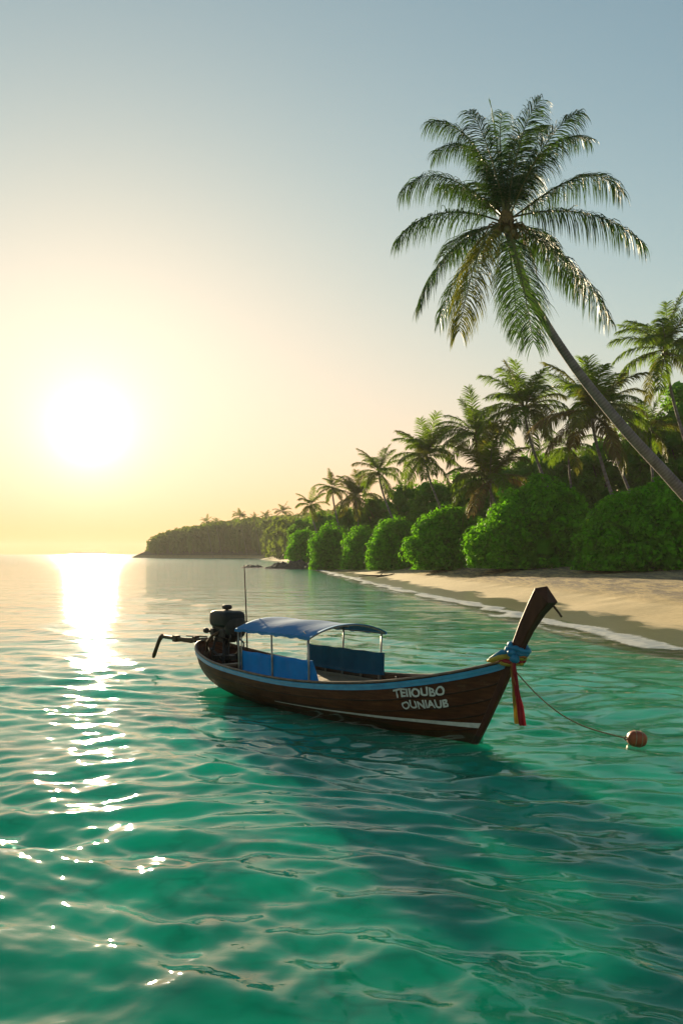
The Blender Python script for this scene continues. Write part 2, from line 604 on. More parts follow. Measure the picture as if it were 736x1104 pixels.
# ------------------------------------------------------------------ ground
def build_ground():
    ys = np.concatenate([np.arange(-40, 20, 1.0), np.arange(20, 110, 0.35), np.arange(110, 220, 1.2), np.arange(220, 800, 5), np.arange(800, 1500, 40)])
    ss = np.concatenate([[-60, -40, -25, -18, -14], np.arange(-12, 18, 0.3), np.arange(18, 40, 1.5), np.arange(40, 120, 8), [140, 200, 300, 500, 900]])
    Yg, S = np.meshgrid(ys, ss, indexing='ij')
    X = coast_x(Yg) + S
    Z = ground_z(X, Yg)
    V = np.stack([X, Yg, Z], -1).reshape(-1, 3)
    nr, na = X.shape
    i = np.arange(nr - 1)[:, None]; j = np.arange(na - 1)[None, :]
    a0 = i * na + j
    Fq = np.stack([a0, a0 + 1, a0 + na + 1, a0 + na], -1).reshape(-1, 4)
    me = np_mesh('beach', V, Fq, True)
    t = NT('beach_sand')
    geo = t.n('ShaderNodeNewGeometry')
    sep = t.n('ShaderNodeSeparateXYZ'); t.l(geo.outputs['Position'], sep.inputs[0])
    v = t.mapping((1, 1, 1))
    va = t.mapping((1.0, 0.35, 1))
    nb = t.noise(0.5, 4, 0.55, va)
    nf = t.noise(3.0, 6, 0.7, v)
    nff = t.noise(22.0, 4, 0.7, v)
    dry = t.ramp(nf, [(0.3, (0.43, 0.305, 0.125)), (0.7, (0.60, 0.44, 0.20))])
    wetc = t.ramp(nf, [(0.3, (0.15, 0.135, 0.05)), (0.7, (0.23, 0.205, 0.08))])  # wet sand is darker; its olive cast paints in the bushes' reflection
    # tide mark: height disturbed by slow noise
    m1 = t.n('ShaderNodeMath', operation='MULTIPLY_ADD'); t.l(nb, m1.inputs[0]); m1.inputs[1].default_value = -0.42; t.l(sep.outputs[2], m1.inputs[2])
    mr = t.n('ShaderNodeMapRange', ins={'From Min': -0.03, 'From Max': 0.03, 'To Min': 0.0, 'To Max': 1.0})
    t.l(m1.outputs[0], mr.inputs[0])
    dryness = mr.outputs[0]
    mc = t.n('ShaderNodeMix', data_type='RGBA'); t.l(dryness, mc.inputs[0]); t.l(wetc, mc.inputs[6]); t.l(dry, mc.inputs[7])
    # wrack and leaf litter below the bushes
    lit = t.noise(1.6, 6, 0.78, t.mapping((1.3, 0.22, 1)))
    litm = t.ramp(lit, [(0.44, (0, 0, 0)), (0.55, (1, 1, 1))])
    hm = t.n('ShaderNodeMapRange', ins={'From Min': 0.65, 'From Max': 1.0}); t.l(sep.outputs[2], hm.inputs[0])
    lm = t.n('ShaderNodeMath', operation='MULTIPLY'); t.l(litm, lm.inputs[0]); t.l(hm.outputs[0], lm.inputs[1])
    lm2 = t.n('ShaderNodeMath', operation='MULTIPLY'); t.l(lm.outputs[0], lm2.inputs[0]); lm2.inputs[1].default_value = 0.85
    mc2 = t.n('ShaderNodeMix', data_type='RGBA'); t.l(lm2.outputs[0], mc2.inputs[0]); t.l(mc.outputs[2], mc2.inputs[6]); mc2.inputs[7].default_value = (0.13, 0.10, 0.07, 1)
    # soil under the trees
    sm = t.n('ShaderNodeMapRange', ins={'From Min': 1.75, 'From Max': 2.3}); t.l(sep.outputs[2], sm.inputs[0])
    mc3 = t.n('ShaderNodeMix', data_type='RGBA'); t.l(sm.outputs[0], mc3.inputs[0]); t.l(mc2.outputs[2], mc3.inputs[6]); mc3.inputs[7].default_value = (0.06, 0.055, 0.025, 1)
    ro = t.n('ShaderNodeMapRange', ins={'From Min': 0.0, 'From Max': 1.0, 'To Min': 0.30, 'To Max': 0.95}); t.l(dryness, ro.inputs[0])
    hb = t.n('ShaderNodeMath', operation='ADD'); t.l(nf, hb.inputs[0]); t.l(nff, hb.inputs[1])
    hb2 = t.n('ShaderNodeMath', operation='MULTIPLY'); t.l(hb.outputs[0], hb2.inputs[0]); t.l(hm.outputs[0], hb2.inputs[1])
    p = t.principled(mc3.outputs[2], ro.outputs[0], Normal=t.bump(hb2.outputs[0], 0.8, 0.2))
    o = link('beach', me, t.m)
    tag(o, 'golden sand beach rising from the sea', kind='structure')


build_ground()


# ------------------------------------------------------------------ foam along the water's edge
def build_foam():
    ys = np.concatenate([np.arange(20, 110, 0.12), np.arange(110, 230, 0.6)])
    ss = np.linspace(-3.4, 1.0, 44)
    Yg, S = np.meshgrid(ys, ss, indexing='ij')
    X = coast_x(Yg) + S * np.sqrt(1 + ((coast_x(Yg + 4) - coast_x(Yg - 4)) / 8) ** 2)
    base = ground_z(X, Yg)
    sd = shore_dist(X, Yg)
    ridge = 0.06 * np.exp(-((sd + 0.9 + 0.5 * vnoise(X * 0, Yg, 7.0, 4)) / 0.45) ** 2) + 0.02 * np.exp(-((sd + 2.3 + 0.5 * vnoise(X * 0, Yg, 9.0, 5)) / 0.35) ** 2)
    Z = np.maximum(base, 0.0) + 0.012 + ridge + 0.012 * vnoise(X, Yg, 0.7, 9) * np.exp(-((sd + 0.9) / 1) ** 2)
    V = np.stack([X, Yg, Z], -1).reshape(-1, 3)
    nr, na = X.shape
    i = np.arange(nr - 1)[:, None]; j = np.arange(na - 1)[None, :]
    a0 = i * na + j
    Fq = np.stack([a0, a0 + 1, a0 + na + 1, a0 + na], -1).reshape(-1, 4)
    me = np_mesh('foam', V, Fq, True)
    at = me.attributes.new('froth', 'FLOAT', 'POINT')
    edge = 0.25 + 0.35 * vnoise(X * 0, Yg, 6.0, 4)
    fr = np.exp(-((sd + 0.75 + 0.5 * vnoise(X * 0, Yg, 7.0, 4)) / 0.85) ** 2) * (0.75 + 0.3 * vnoise(X * 0, Yg, 11.0, 14)) \
        + 0.42 * np.exp(-((sd + 2.2 + 0.5 * vnoise(X * 0, Yg, 9.0, 5)) / 0.4) ** 2) * np.clip(0.5 + vnoise(X * 0, Yg, 8.0, 6), 0, 1)
    at.data.foreach_set('value', np.clip(fr, 0, 1).astype(np.float32).ravel())
    t = NT('sea_foam')
    fa = t.n('ShaderNodeAttribute', attribute_name='froth').outputs['Fac']
    v = t.mapping((1, 1, 1))
    n1 = t.noise(2.2, 7, 0.80, v, 0.9)
    ad = t.n('ShaderNodeMath', operation='ADD'); t.l(fa, ad.inputs[0]); t.l(n1, ad.inputs[1])
    al = t.ramp(ad.outputs[0], [(0.88, (0, 0, 0)), (1.02, (0.68,) * 3)])
    p = t.principled((0.72, 0.74, 0.72), 0.8, Alpha=al, Normal=t.bump(n1, 0.5, 0.05))
    o = link('foam', me, t.m)
    tag(o, 'white foam of small waves along the sand', 'foam', kind='stuff')


build_foam()

# ------------------------------------------------------------------ foliage tools
def leaf_quads(C, N, size, r, aspect=0.55, shape='diamond'):
    """one four-cornered leaf at each C with normal about N"""
    n = len(C)
    N = N / np.linalg.norm(N, axis=1, keepdims=True)
    T = r.normal(size=(n, 3)); T -= N * (T * N).sum(1, keepdims=True)
    T /= np.linalg.norm(T, axis=1, keepdims=True)
    B = np.cross(N, T)
    s = (size * r.uniform(0.6, 1.35, n))[:, None]
    a = C + T * s; b = C + B * s * aspect + N * s * 0.12; c = C - T * s; d = C - B * s * aspect + N * s * 0.12
    V = np.stack([a, b, c, d], 1).reshape(-1, 3)
    Fq = np.arange(n * 4).reshape(n, 4)
    return V, Fq


def lobes_crown(lobes, n, size, seed, aspect=0.55, shell=0.28, up=0.25, core=0.80, jit=0.75, clump=0.0, nclump=0):
    r = np.random.default_rng(seed)
    big = lobes
    Cc = np.array([l[0] for l in lobes], float); Rr = np.array([l[1] for l in lobes], float)
    if nclump:
        # small tufts of leaves standing out all over the big lobes
        area = (Rr[:, 0] * Rr[:, 1] + Rr[:, 0] * Rr[:, 2] + Rr[:, 1] * Rr[:, 2])
        k = r.choice(len(lobes), size=nclump * 2, p=area / area.sum())
        D = r.normal(size=(len(k), 3)); D /= np.linalg.norm(D, axis=1, keepdims=True)
        q = Cc[k] + D * Rr[k] * (0.72 + 0.50 * r.random((len(k), 1)) ** 1.2)
        keep = np.ones(len(k), bool)
        for i in range(len(lobes)):
            keep &= ~(((((q - Cc[i]) / Rr[i]) ** 2).sum(1) < 0.82 ** 2) & (k != i))
        q = q[keep][:nclump]
        cr = clump * r.uniform(0.65, 1.4, len(q))
        Cc = q; Rr = np.stack([cr, cr, cr * 0.8], 1)
    lobes = list(zip(Cc, Rr))
    area = (Rr[:, 0] * Rr[:, 1] + Rr[:, 0] * Rr[:, 2] + Rr[:, 1] * Rr[:, 2])
    k = r.choice(len(lobes), size=int(n * 1.6), p=area / area.sum())
    D = r.normal(size=(len(k), 3)); D /= np.linalg.norm(D, axis=1, keepdims=True)
    rad = 1 - shell * r.random(len(k)) ** 2 + 0.10 * (r.random(len(k)) ** 3)
    Pp = Cc[k] + D * Rr[k] * rad[:, None]
    keep = np.ones(len(k), bool)
    for i in range(0 if nclump else len(lobes)):
        q = ((Pp - Cc[i]) / Rr[i])
        inside = (q ** 2).sum(1) < 0.70 ** 2
        keep &= ~(inside & (k != i))
    Pp = Pp[keep][:n]; D = D[keep][:n]
    Nn = D + jit * r.normal(size=D.shape) * 0.6 + np.array([0, 0, up])
    V, Fq = leaf_quads(Pp, Nn, size, r, aspect)
    if core:
        # closed dark interior made of the same leaf stuff
        vs = [V]; fs = [Fq]; off = len(V)
        for c, R3 in big:
            n1, m1 = 9, 6
            th = np.linspace(0, 2 * PI, n1, endpoint=False); ph = np.linspace(-PI / 2, PI / 2, m1 + 1)
            TH, PH = np.meshgrid(th, ph)
            j = 1 + 0.12 * r.normal(size=TH.shape)
            q = np.stack([np.cos(PH) * np.cos(TH) * R3[0] * j, np.cos(PH) * np.sin(TH) * R3[1] * j, np.sin(PH) * R3[2] * j], -1) * core
            q = q.reshape(-1, 3) + np.array(c)
            f = []
            for a in range(m1):
                for b in range(n1):
                    f.append((a * n1 + b, a * n1 + (b + 1) % n1, (a + 1) * n1 + (b + 1) % n1, (a + 1) * n1 + b))
            vs.append(q); fs.append(np.array(f) + off); off += len(q)
        V = np.concatenate(vs); Fq = np.concatenate(fs)
    return V, Fq


M_bush = leaf_mat('bush_leaves', (0.004, 0.070, 0.002), (0.15, 0.52, 0.012), (0.26, 0.64, 0.01), 0.42, 0.7, 0.6, 0.12)  # wide tint spread paints top-lit and dark leaves into the colour
M_tree = leaf_mat('tree_leaves', (0.016, 0.100, 0.005), (0.110, 0.30, 0.018), (0.24, 0.46, 0.02), 0.45, 0.65, 0.25, 0.3)
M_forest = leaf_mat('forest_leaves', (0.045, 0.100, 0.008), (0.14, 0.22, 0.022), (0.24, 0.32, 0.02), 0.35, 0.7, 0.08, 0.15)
M_frond = leaf_mat('frond_leaflets', (0.006, 0.034, 0.010), (0.022, 0.080, 0.016), (0.12, 0.23, 0.012), 0.26, 0.5, 0.4, 0.35)
M_frond_y = leaf_mat('frond_leaflets_yellow', (0.05, 0.085, 0.010), (0.13, 0.15, 0.018), (0.28, 0.27, 0.02), 0.38, 0.55, 0.4, 0.3)  # leaflets of a yellower green
M_frond_dead = leaf_mat('frond_leaflets_withered', (0.09, 0.065, 0.018), (0.17, 0.125, 0.035), (0.26, 0.20, 0.04), 0.3, 0.6, 0.4, 0.3)
M_frond_s = leaf_mat('shore_frond_leaflets', (0.020, 0.080, 0.006), (0.090, 0.190, 0.014), (0.28, 0.42, 0.012), 0.45, 0.6, 0.4, 0.2)
M_stemg = simple('frond_stalk', (0.07, 0.085, 0.02), (0.15, 0.13, 0.035), 8, 0.5)
M_bark = simple('bark', (0.045, 0.032, 0.022), (0.12, 0.09, 0.06), 3, 0.9, 0.6, 0.03)


def trunk_mat():
    t = NT('palm_trunk')
    v = t.mapping((1, 1, 1))
    n = t.noise(2.2, 6, 0.65, v)
    n2 = t.noise(14, 4, 0.6, v)
    ring = t.n('ShaderNodeAttribute', attribute_name='ring').outputs['Fac']
    m = t.n('ShaderNodeMath', operation='MULTIPLY'); t.l(ring, m.inputs[0]); m.inputs[1].default_value = 0.16
    s = t.n('ShaderNodeMath', operation='ADD'); t.l(n, s.inputs[0]); t.l(m.outputs[0], s.inputs[1])
    col = t.ramp(s.outputs[0], [(0.32, (0.10, 0.080, 0.075)), (0.6, (0.20, 0.165, 0.155)), (0.95, (0.30, 0.255, 0.24))])
    t.principled(col, 0.85, Normal=t.bump(n2, 0.5, 0.03))
    return t.m


M_trunk = trunk_mat()


def bezier(p0, p1, p2, p3, n):
    t = np.linspace(0, 1, n)[:, None]
    p0, p1, p2, p3 = [np.array(p, float) for p in (p0, p1, p2, p3)]
    return (1 - t) ** 3 * p0 + 3 * (1 - t) ** 2 * t * p1 + 3 * (1 - t) * t * t * p2 + t ** 3 * p3


def ringed_trunk(pts, r0, r1, rings_per_m=7.0, n=14, swell=1.0):
    """tapered palm trunk with leaf-scar rings"""
    pts = np.asarray(pts, float)
    seg = np.linalg.norm(np.diff(pts, axis=0), axis=1)
    L = np.concatenate([[0], np.cumsum(seg)])
    m = max(int(L[-1] * rings_per_m * 3), 12)
    s = np.linspace(0, L[-1], m)
    C = np.stack([np.interp(s, L, pts[:, k]) for k in range(3)], 1)
    T = np.gradient(C, axis=0); T /= np.linalg.norm(T, axis=1, keepdims=True)
    u = np.cross(T, np.array([0.3, 1, 0.1])); u /= np.linalg.norm(u, axis=1, keepdims=True)
    wv = np.cross(T, u)
    f = s / L[-1]
    rad = r0 + (r1 - r0) * f ** 0.7 + swell * 0.35 * r0 * np.exp(-f / 0.05)
    ring = np.arange(m) % 3
    saw = np.where(ring == 0, 1.02, np.where(ring == 1, 0.995, 0.98))
    r = np.random.default_rng(3)
    rad = rad * saw * (1 + 0.012 * r.normal(size=m))
    an = np.linspace(0, 2 * PI, n, endpoint=False)
    V = C[:, None, :] + rad[:, None, None] * (u[:, None, :] * np.cos(an)[None, :, None] + wv[:, None, :] * np.sin(an)[None, :, None])
    V = V.reshape(-1, 3)
    i = np.arange(m - 1)[:, None]; j = np.arange(n)[None, :]
    Fq = np.stack([i * n + j, i * n + (j + 1) % n, (i + 1) * n + (j + 1) % n, (i + 1) * n + j], -1).reshape(-1, 4)
    me = np_mesh('trunk', V, Fq, True)
    at = me.attributes.new('ring', 'FLOAT', 'POINT')
    at.data.foreach_set('value', np.repeat((ring == 0).astype(np.float32), n))
    return me


def frond_mesh(C, n_pairs, leaf_len, width, seed, droop=1.0, stalk=0.045, base_frac=0.16, fwd=0.55, side=None, tip_curl=0.0, nseg=4, lift=0.12):
    """pinnate leaf: rachis curve C (N,3); returns verts, quads"""
    r = np.random.default_rng(seed)
    C = np.asarray(C, float)
    seg = np.linalg.norm(np.diff(C, axis=0), axis=1)
    L = np.concatenate([[0], np.cumsum(seg)]); LL = L[-1]
    def at(s): return np.stack([np.interp(s, L, C[:, k]) for k in range(3)], -1)
    T0 = np.gradient(C, axis=0); T0 /= np.linalg.norm(T0, axis=1, keepdims=True)
    def tan(s):
        q = np.stack([np.interp(s, L, T0[:, k]) for k in range(3)], -1)
        return q / np.linalg.norm(q, axis=-1, keepdims=True)
    if side is None:
        h = C[-1] - C[0]; h[2] = 0
        side = np.cross(h / (np.linalg.norm(h) + 1e-6), [0, 0, 1])
        if np.linalg.norm(side) < 0.1: side = np.array([1.0, 0, 0])
    side = np.asarray(side, float); side /= np.linalg.norm(side)
    V = []; Fq = []; off = 0
    # rachis: four-sided tapering strip
    s = np.linspace(0, LL, 22)
    c = at(s); tt = tan(s)
    b = side[None] - tt * (tt @ side)[:, None]; b /= np.linalg.norm(b, axis=1, keepdims=True)
    nn = np.cross(b, tt)
    nn *= np.sign(nn[:, 2:3] + 1e-6) if abs(nn[:, 2].mean()) > 0.05 else 1
    rad = stalk * (1 - 0.85 * s / LL)[:, None]
    flare = (1 + 1.3 * np.exp(-s / (0.06 * LL)))[:, None]
    ring = np.stack([c + b * rad * flare, c + nn * rad * 0.7, c - b * rad * flare, c - nn * rad * 0.7], 1)
    V.append(ring.reshape(-1, 3))
    i = np.arange(21)[:, None]; j = np.arange(4)[None, :]
    fr = np.stack([i * 4 + j, i * 4 + (j + 1) % 4, (i + 1) * 4 + (j + 1) % 4, (i + 1) * 4 + j], -1).reshape(-1, 4)
    Fq.append(fr); off = len(V[0])
    n_r = len(fr)
    # leaflets
    u = np.linspace(base_frac, 1.0, n_pairs)
    u = np.repeat(u, 2); sg = np.tile([1.0, -1.0], n_pairs)
    u = np.clip(u + r.normal(0, 0.003, len(u)), 0, 1)
    keep = r.random(len(u)) > 0.03
    u = u[keep]; sg = sg[keep]
    ss = u * LL
    c = at(ss); tt = tan(ss)
    b = side[None] - tt * (tt @ side)[:, None]; b /= np.linalg.norm(b, axis=1, keepdims=True)
    nn = np.cross(b, tt)
    flip = np.sign(np.where(np.abs(nn[:, 2:3]) < 1e-3, 1, nn[:, 2:3])); nn = nn * flip
    q = (u - base_frac) / (1 - base_frac)
    ln = leaf_len * (0.42 + 0.66 * np.sin(PI * np.clip(0.10 + 0.72 * q, 0, 1)) ** 0.8) * (1 - 0.38 * q ** 3) * r.uniform(0.80, 1.12, len(u))
    fw = fwd + 0.65 * q ** 2
    d0 = b * sg[:, None] + tt * fw[:, None] + nn * (lift + r.normal(0, 0.10, len(u)))[:, None]
    d0 += r.normal(0, 0.12, d0.shape)
    d0 /= np.linalg.norm(d0, axis=1, keepdims=True)
    pts = [c]
    p = c.copy(); d = d0.copy()
    g = np.array([0, 0, -1.0])
    dr = droop * r.uniform(0.75, 1.25, len(u))
    for k in range(nseg):
        p = p + d * (ln / nseg)[:, None]
        pts.append(p)
        d = d + g[None] * (dr * (0.45 + 0.25 * k) * 4 / nseg * 0.62)[:, None]
        d /= np.linalg.norm(d, axis=1, keepdims=True)
    pts = np.stack(pts, 1)                       # (n, nseg+1, 3)
    wprof = np.array([0.55, 1.0, 0.95, 0.65, 0.06]) if nseg == 4 else np.linspace(0.8, 0.08, nseg + 1)
    dl = pts[:, 1:2] - pts[:, 0:1]
    wdir = np.cross(np.broadcast_to(dl, pts.shape), nn[:, None, :] + 0.6 * r.normal(size=(len(u), 1, 3)))
    wdir /= np.linalg.norm(wdir, axis=2, keepdims=True)
    hw = width * 0.5 * wprof[None, :, None] * r.uniform(0.8, 1.2, len(u))[:, None, None]
    A = pts + wdir * hw; B = pts - wdir * hw
    m = nseg + 1
    VV = np.stack([A, B], 2).reshape(-1, 3)      # per leaflet 2*m verts
    base = (np.arange(len(u)) * 2 * m)[:, None]
    k = np.arange(nseg)[None, :]
    ff = np.stack([base + 2 * k, base + 2 * k + 1, base + 2 * k + 3, base + 2 * k + 2], -1).reshape(-1, 4)
    V.append(VV); Fq.append(ff + off)
    return np.concatenate(V), np.concatenate(Fq), n_r


def frond_obj(name, C, parent, mat, **kw):
    V, Fq, n_r = frond_mesh(C, **kw)
    me = np_mesh(name, V, Fq, False)
    o = link(name, me, [mat, M_stemg], parent)
    mi = np.zeros(len(Fq), dtype=np.int32); mi[:n_r] = 1
    me.polygons.foreach_set('material_index', mi)
    return o


# ------------------------------------------------------------------ the tall leaning palm
def main_palm():
    D = 38.0
    root_p = np.array([P(868, 0, D).x, D + 1.0, 0]); root_p[2] = float(ground_z(root_p[0], root_p[1])) - 0.15
    base = Vector(root_p)
    root = empty('coconut_palm', base)
    tag(root, 'tall coconut palm with a long curved trunk leaning over the beach, nearest and largest palm', 'palm tree', 'coconut palms')
    def loc(v): return np.array(v, float) - root_p
    trunk_px = [(545, 246, 0), (551, 262, 0), (557, 282, 0), (566, 308, 0), (580, 335, 0), (600, 368, 0.1), (625, 404, 0.2), (652, 438, 0.3), (682, 473, 0.4), (712, 505, 0.6), (740, 536, 0.7), (775, 574, .8), (810, 612, .9), (843, 646, 1.0)]
    pts = [loc(P(a, b, D + c)) for a, b, c in trunk_px] + [np.array([0, 0, 0.0])]
    pts = np.array(pts[::-1])
    dense = np.array([spline(pts, t) for t in np.linspace(0, 1, 80)])
    link('trunk', ringed_trunk(dense, 0.33, 0.145, 8.0, 16), M_trunk, root)
    c0 = loc(P(545, 240, D))
    px = D / F
    # (control1 px, control2 px, tip px, depth at the tip in m (+ away), droop, leaflet length, yellow)
    fr = [
        ((520, 214), (474, 158), (434, 200), 0.6, 1.0, 1.15, 0),      # left upper arch
        ((515, 230), (455, 222), (426, 266), -0.8, 1.1, 1.1, 0),       # left
        ((515, 245), (468, 272), (449, 334), -0.6, 0.9, 1.05, 1),
        ((525, 245), (505, 280), (487, 371), -2.2, 0.9, 1.2, 1),
        ((548, 262), (552, 300), (560, 384), -2.6, 0.55, 1.25, 1),
        ((570, 252), (620, 268), (661, 341), 0.6, 0.9, 1.15, 0),
        ((580, 228), (640, 222), (686, 272), -0.9, 1.2, 1.15, 0),      # right
        ((580, 215), (640, 150), (679, 196), 1.2, 0.9, 1.15, 0),       # upper right
        ((560, 196), (592, 118), (648, 128), 1.9, 0.8, 1.2, 0),
        ((548, 195), (548, 118), (600, 108), 2.3, 0.7, 1.25, 0),
        ((538, 195), (528, 112), (474, 142), 2.1, 0.8, 1.15, 0),
        ((540, 200), (536, 140), (528, 104), 0.2, 0.15, 0.35, 0),        # young spear
        ((546, 200), (556, 142), (572, 130), -1.7, 0.8, 1.15, 0),
        ((538, 200), (512, 140), (500, 140), -1.6, 0.9, 1.1, 1),
        ((560, 200), (585, 150), (610, 146), -2.0, 0.8, 1.15, 0),
        ((530, 205), (500, 170), (486, 172), 3.0, 0.8, 1.1, 0),
        ((552, 205), (566, 160), (588, 150), 3.4, 0.7, 1.25, 0),
        ((540, 210), (532, 165), (524, 160), 3.6, 0.7, 1.25, 0),
        ((560, 235), (590, 220), (618, 236), 3.6, 1.0, 1.1, 0),
        ((535, 235), (505, 225), (488, 244), 3.8, 1.0, 1.1, 0),
        ((552, 260), (566, 300), (572, 340), 3.0, 0.8, 1.0, 0),
        ((565, 240), (610, 250), (640, 300), 2.2, 1.0, 1.0, 0),
        ((530, 250), (490, 285), (478, 335), 1.8, 1.0, 1.0, 0),
        ((536, 200), (512, 116), (464, 122), 0.8, 0.9, 1.2, 0),
        ((546, 200), (538, 132), (548, 104), 1.4, 0.8, 1.0, 0),
    ]
    for k, (a, b, t, dz, dr, ll, yl) in enumerate(fr):
        p0 = c0 + np.array([random.uniform(-.1, .1), random.uniform(-.1, .1), random.uniform(-.1, .15)])
        p1 = loc(P(*a, D)) + np.array([0, dz * 0.30, 0])
        p2 = loc(P(*b, D)) + np.array([0, dz * 0.70, 0])
        p3 = loc(P(*t, D)) + np.array([0, dz, 0])
        C = bezier(p0, p1, p2, p3, 28)
        L = np.linalg.norm(np.diff(C, axis=0), axis=1).sum()
        if k == 11:
            frond_obj('frond', C, root, M_frond, n_pairs=40, leaf_len=0.5, width=0.03, seed=k, droop=0.0, fwd=2.2, stalk=0.05)
            continue
        ll = ll * (0.92 if t[1] < 180 else 1.0)
        frond_obj('frond', C, root, M_frond_y if yl and k in (3,) else M_frond, n_pairs=int(L * 27), leaf_len=ll * 1.38, width=0.034, seed=k, droop=dr * 1.9, lift=-0.12, stalk=0.062, base_frac=0.17, fwd=0.38)
    for k, (a, b, t) in enumerate([((560, 252), (574, 262), (578, 296)), ((532, 252), (522, 262), (520, 286))]):
        C = bezier(c0, loc(P(*a, D - 0.4)), loc(P(*b, D - 0.6)), loc(P(*t, D - 0.7)), 16)
        frond_obj('frond', C, root, M_frond_dead, n_pairs=26, leaf_len=0.5, width=0.03, seed=70 + k, droop=2.5, lift=-0.2, stalk=0.05, fwd=0.8)
    # fibrous heart and coconuts
    m = MB()
    m.blob(c0 + np.array([0, 0, 0.05]), (0.32, 0.32, 0.5), 12, 8, noise=0.12)
    for k in range(16):
        a = k * 2.4; q = Vector(c0) + Vector((math.cos(a) * 0.25, math.sin(a) * 0.25, -0.15))
        m.tube([q, q + Vector((math.cos(a) * 0.45, math.sin(a) * 0.45, 0.05)), q + Vector((math.cos(a) * 0.7, math.sin(a) * 0.7, -0.25 - 0.3 * (k % 3)))], [0.05, 0.035, 0.012], 5)
    m.build('heart', simple('palm_fibre', (0.09, 0.05, 0.02), (0.26, 0.17, 0.05), 9, 0.8, 0.6, 0.03), root)
    M_nut = simple('coconut_husk', (0.09, 0.08, 0.02), (0.22, 0.17, 0.05), 5, 0.45)
    for k in range(9):
        a = k * 2.4 + 0.4
        q = Vector(c0) + Vector((math.cos(a) * 0.42, math.sin(a) * 0.42, -0.28 - 0.14 * (k % 3)))
        MB().blob(q, (0.125, 0.125, 0.16), 10, 8).build('coconut', M_nut, root)


main_palm()

# ------------------------------------------------------------------ other palms along the shore
def make_crown_library():
    """a few frond meshes of 4.5 m that the shore palms share"""
    lib = []
    for k, (el, bend) in enumerate([(82, 0.35), (62, 0.75), (42, 1.05), (21, 1.15), (-2, 1.0), (-34, 0.6)]):
        for var in range(2):
            e = math.radians(el)
            L = 4.5
            n = 20
            pts = [np.zeros(3)]
            a = e
            for i in range(n):
                f = i / n
                a = e - bend * (f ** 1.5) * (1.1 + 0.2 * var)
                pts.append(pts[-1] + np.array([math.cos(a), 0.03 * var * math.sin(f * 3), math.sin(a)]) * L / n)
            V, Fq, nr = frond_mesh(np.array(pts), 80, 1.25, 0.062, 100 + k * 3 + var, droop=0.45 + 0.22 * k * (0.8 + 0.3 * var), stalk=0.055, base_frac=0.17, fwd=0.5, side=(0, 1, 0), nseg=4, lift=0.0)
            lib.append((V, Fq, nr))
    return lib


LIB = make_crown_library()
ELI = [0, 1, 1, 1, 2, 2, 2, 3, 3, 3, 3, 4, 4, 4, 4, 5, 5, 5]


def frond_shared():
    out = {}
    for i, (V, Fq, nr) in enumerate(LIB):
        for key, mat in (('g', M_frond_s), ('y', M_frond_y), ('d', M_frond_dead)):
            me = np_mesh('frond', V, Fq, False)
            me.materials.append(mat); me.materials.append(M_stemg)
            mi = np.zeros(len(Fq), dtype=np.int32); mi[:nr] = 1
            me.polygons.foreach_set('material_index', mi)
            out[(i, key)] = me
    return out


FM = frond_shared()


def shore_palm(crown, foot, d, rad_px, label, seed, yellow=0.1, trunk_r=0.19, n=28, dead=0.0, dback=0.0):
    r = random.Random(seed)
    c = P(crown[0], crown[1], d)
    fx = P(foot[0], foot[1], d + dback)
    # carry the trunk's line on down to the ground
    dirv = (c - fx)
    slope = Vector((dirv.x / dirv.z, dirv.y / dirv.z)) if dirv.z > 0.1 else Vector((0, 0))
    g = float(ground_z(fx.x, d))
    bx = fx.x - slope.x * (fx.z - g) * 1.05
    by = fx.y - slope.y * (fx.z - g)
    g = float(ground_z(bx, by)) - 0.1
    base = Vector((bx, by, g))
    root = empty('coconut_palm', base)
    tag(root, label, 'palm tree', 'coconut palms')
    top = c - base
    mid = (fx - base)
    p1 = mid * 0.6 + Vector((0, 0, top.z * 0.1)); p2 = mid * 0.25 + top * 0.75
    p1 = Vector((mid.x * 0.9, mid.y * 0.9, max(mid.z, top.z * 0.35)))
    p2 = Vector((top.x * 0.86 + mid.x * 0.14, top.y * 0.9, top.z * 0.72))
    link('trunk', ringed_trunk(bezier((0, 0, 0), p1, p2, top, 24), trunk_r, trunk_r * 0.58, 2.6, 9), M_trunk, root)
    s0 = rad_px * d / F / 3.75
    for k in range(n):
        li = ELI[k % len(ELI)] * 2 + r.randint(0, 1)
        az = k * 2.39996 + r.uniform(-0.25, 0.25) + seed
        key = 'y' if r.random() < yellow else 'g'
        if dead and ELI[k % len(ELI)] >= 4 and r.random() < dead: key = 'd'
        o = bpy.data.objects.new('frond', FM[(li, key)])
        COL.objects.link(o)
        o.parent = root
        o.location = top + Vector((r.uniform(-.08, .08), r.uniform(-.08, .08), r.uniform(-.12, .12)))
        o.rotation_euler = (r.uniform(-0.12, 0.12), r.uniform(-0.14, 0.14), az)
        sc = s0 * r.uniform(0.88, 1.1)
        o.scale = (sc, sc, sc)
    m = MB(); m.blob(top - Vector((0, 0, 0.1)), (0.28, 0.28, 0.45), 8, 6, noise=0.1)
    for k in range(7):
        a = k * 2.4; m.blob(top + Vector((math.cos(a) * 0.33, math.sin(a) * 0.33, -0.4)), (0.13, 0.13, 0.16), 7, 5)
    m.build('coconut_cluster', M_stemg, root)


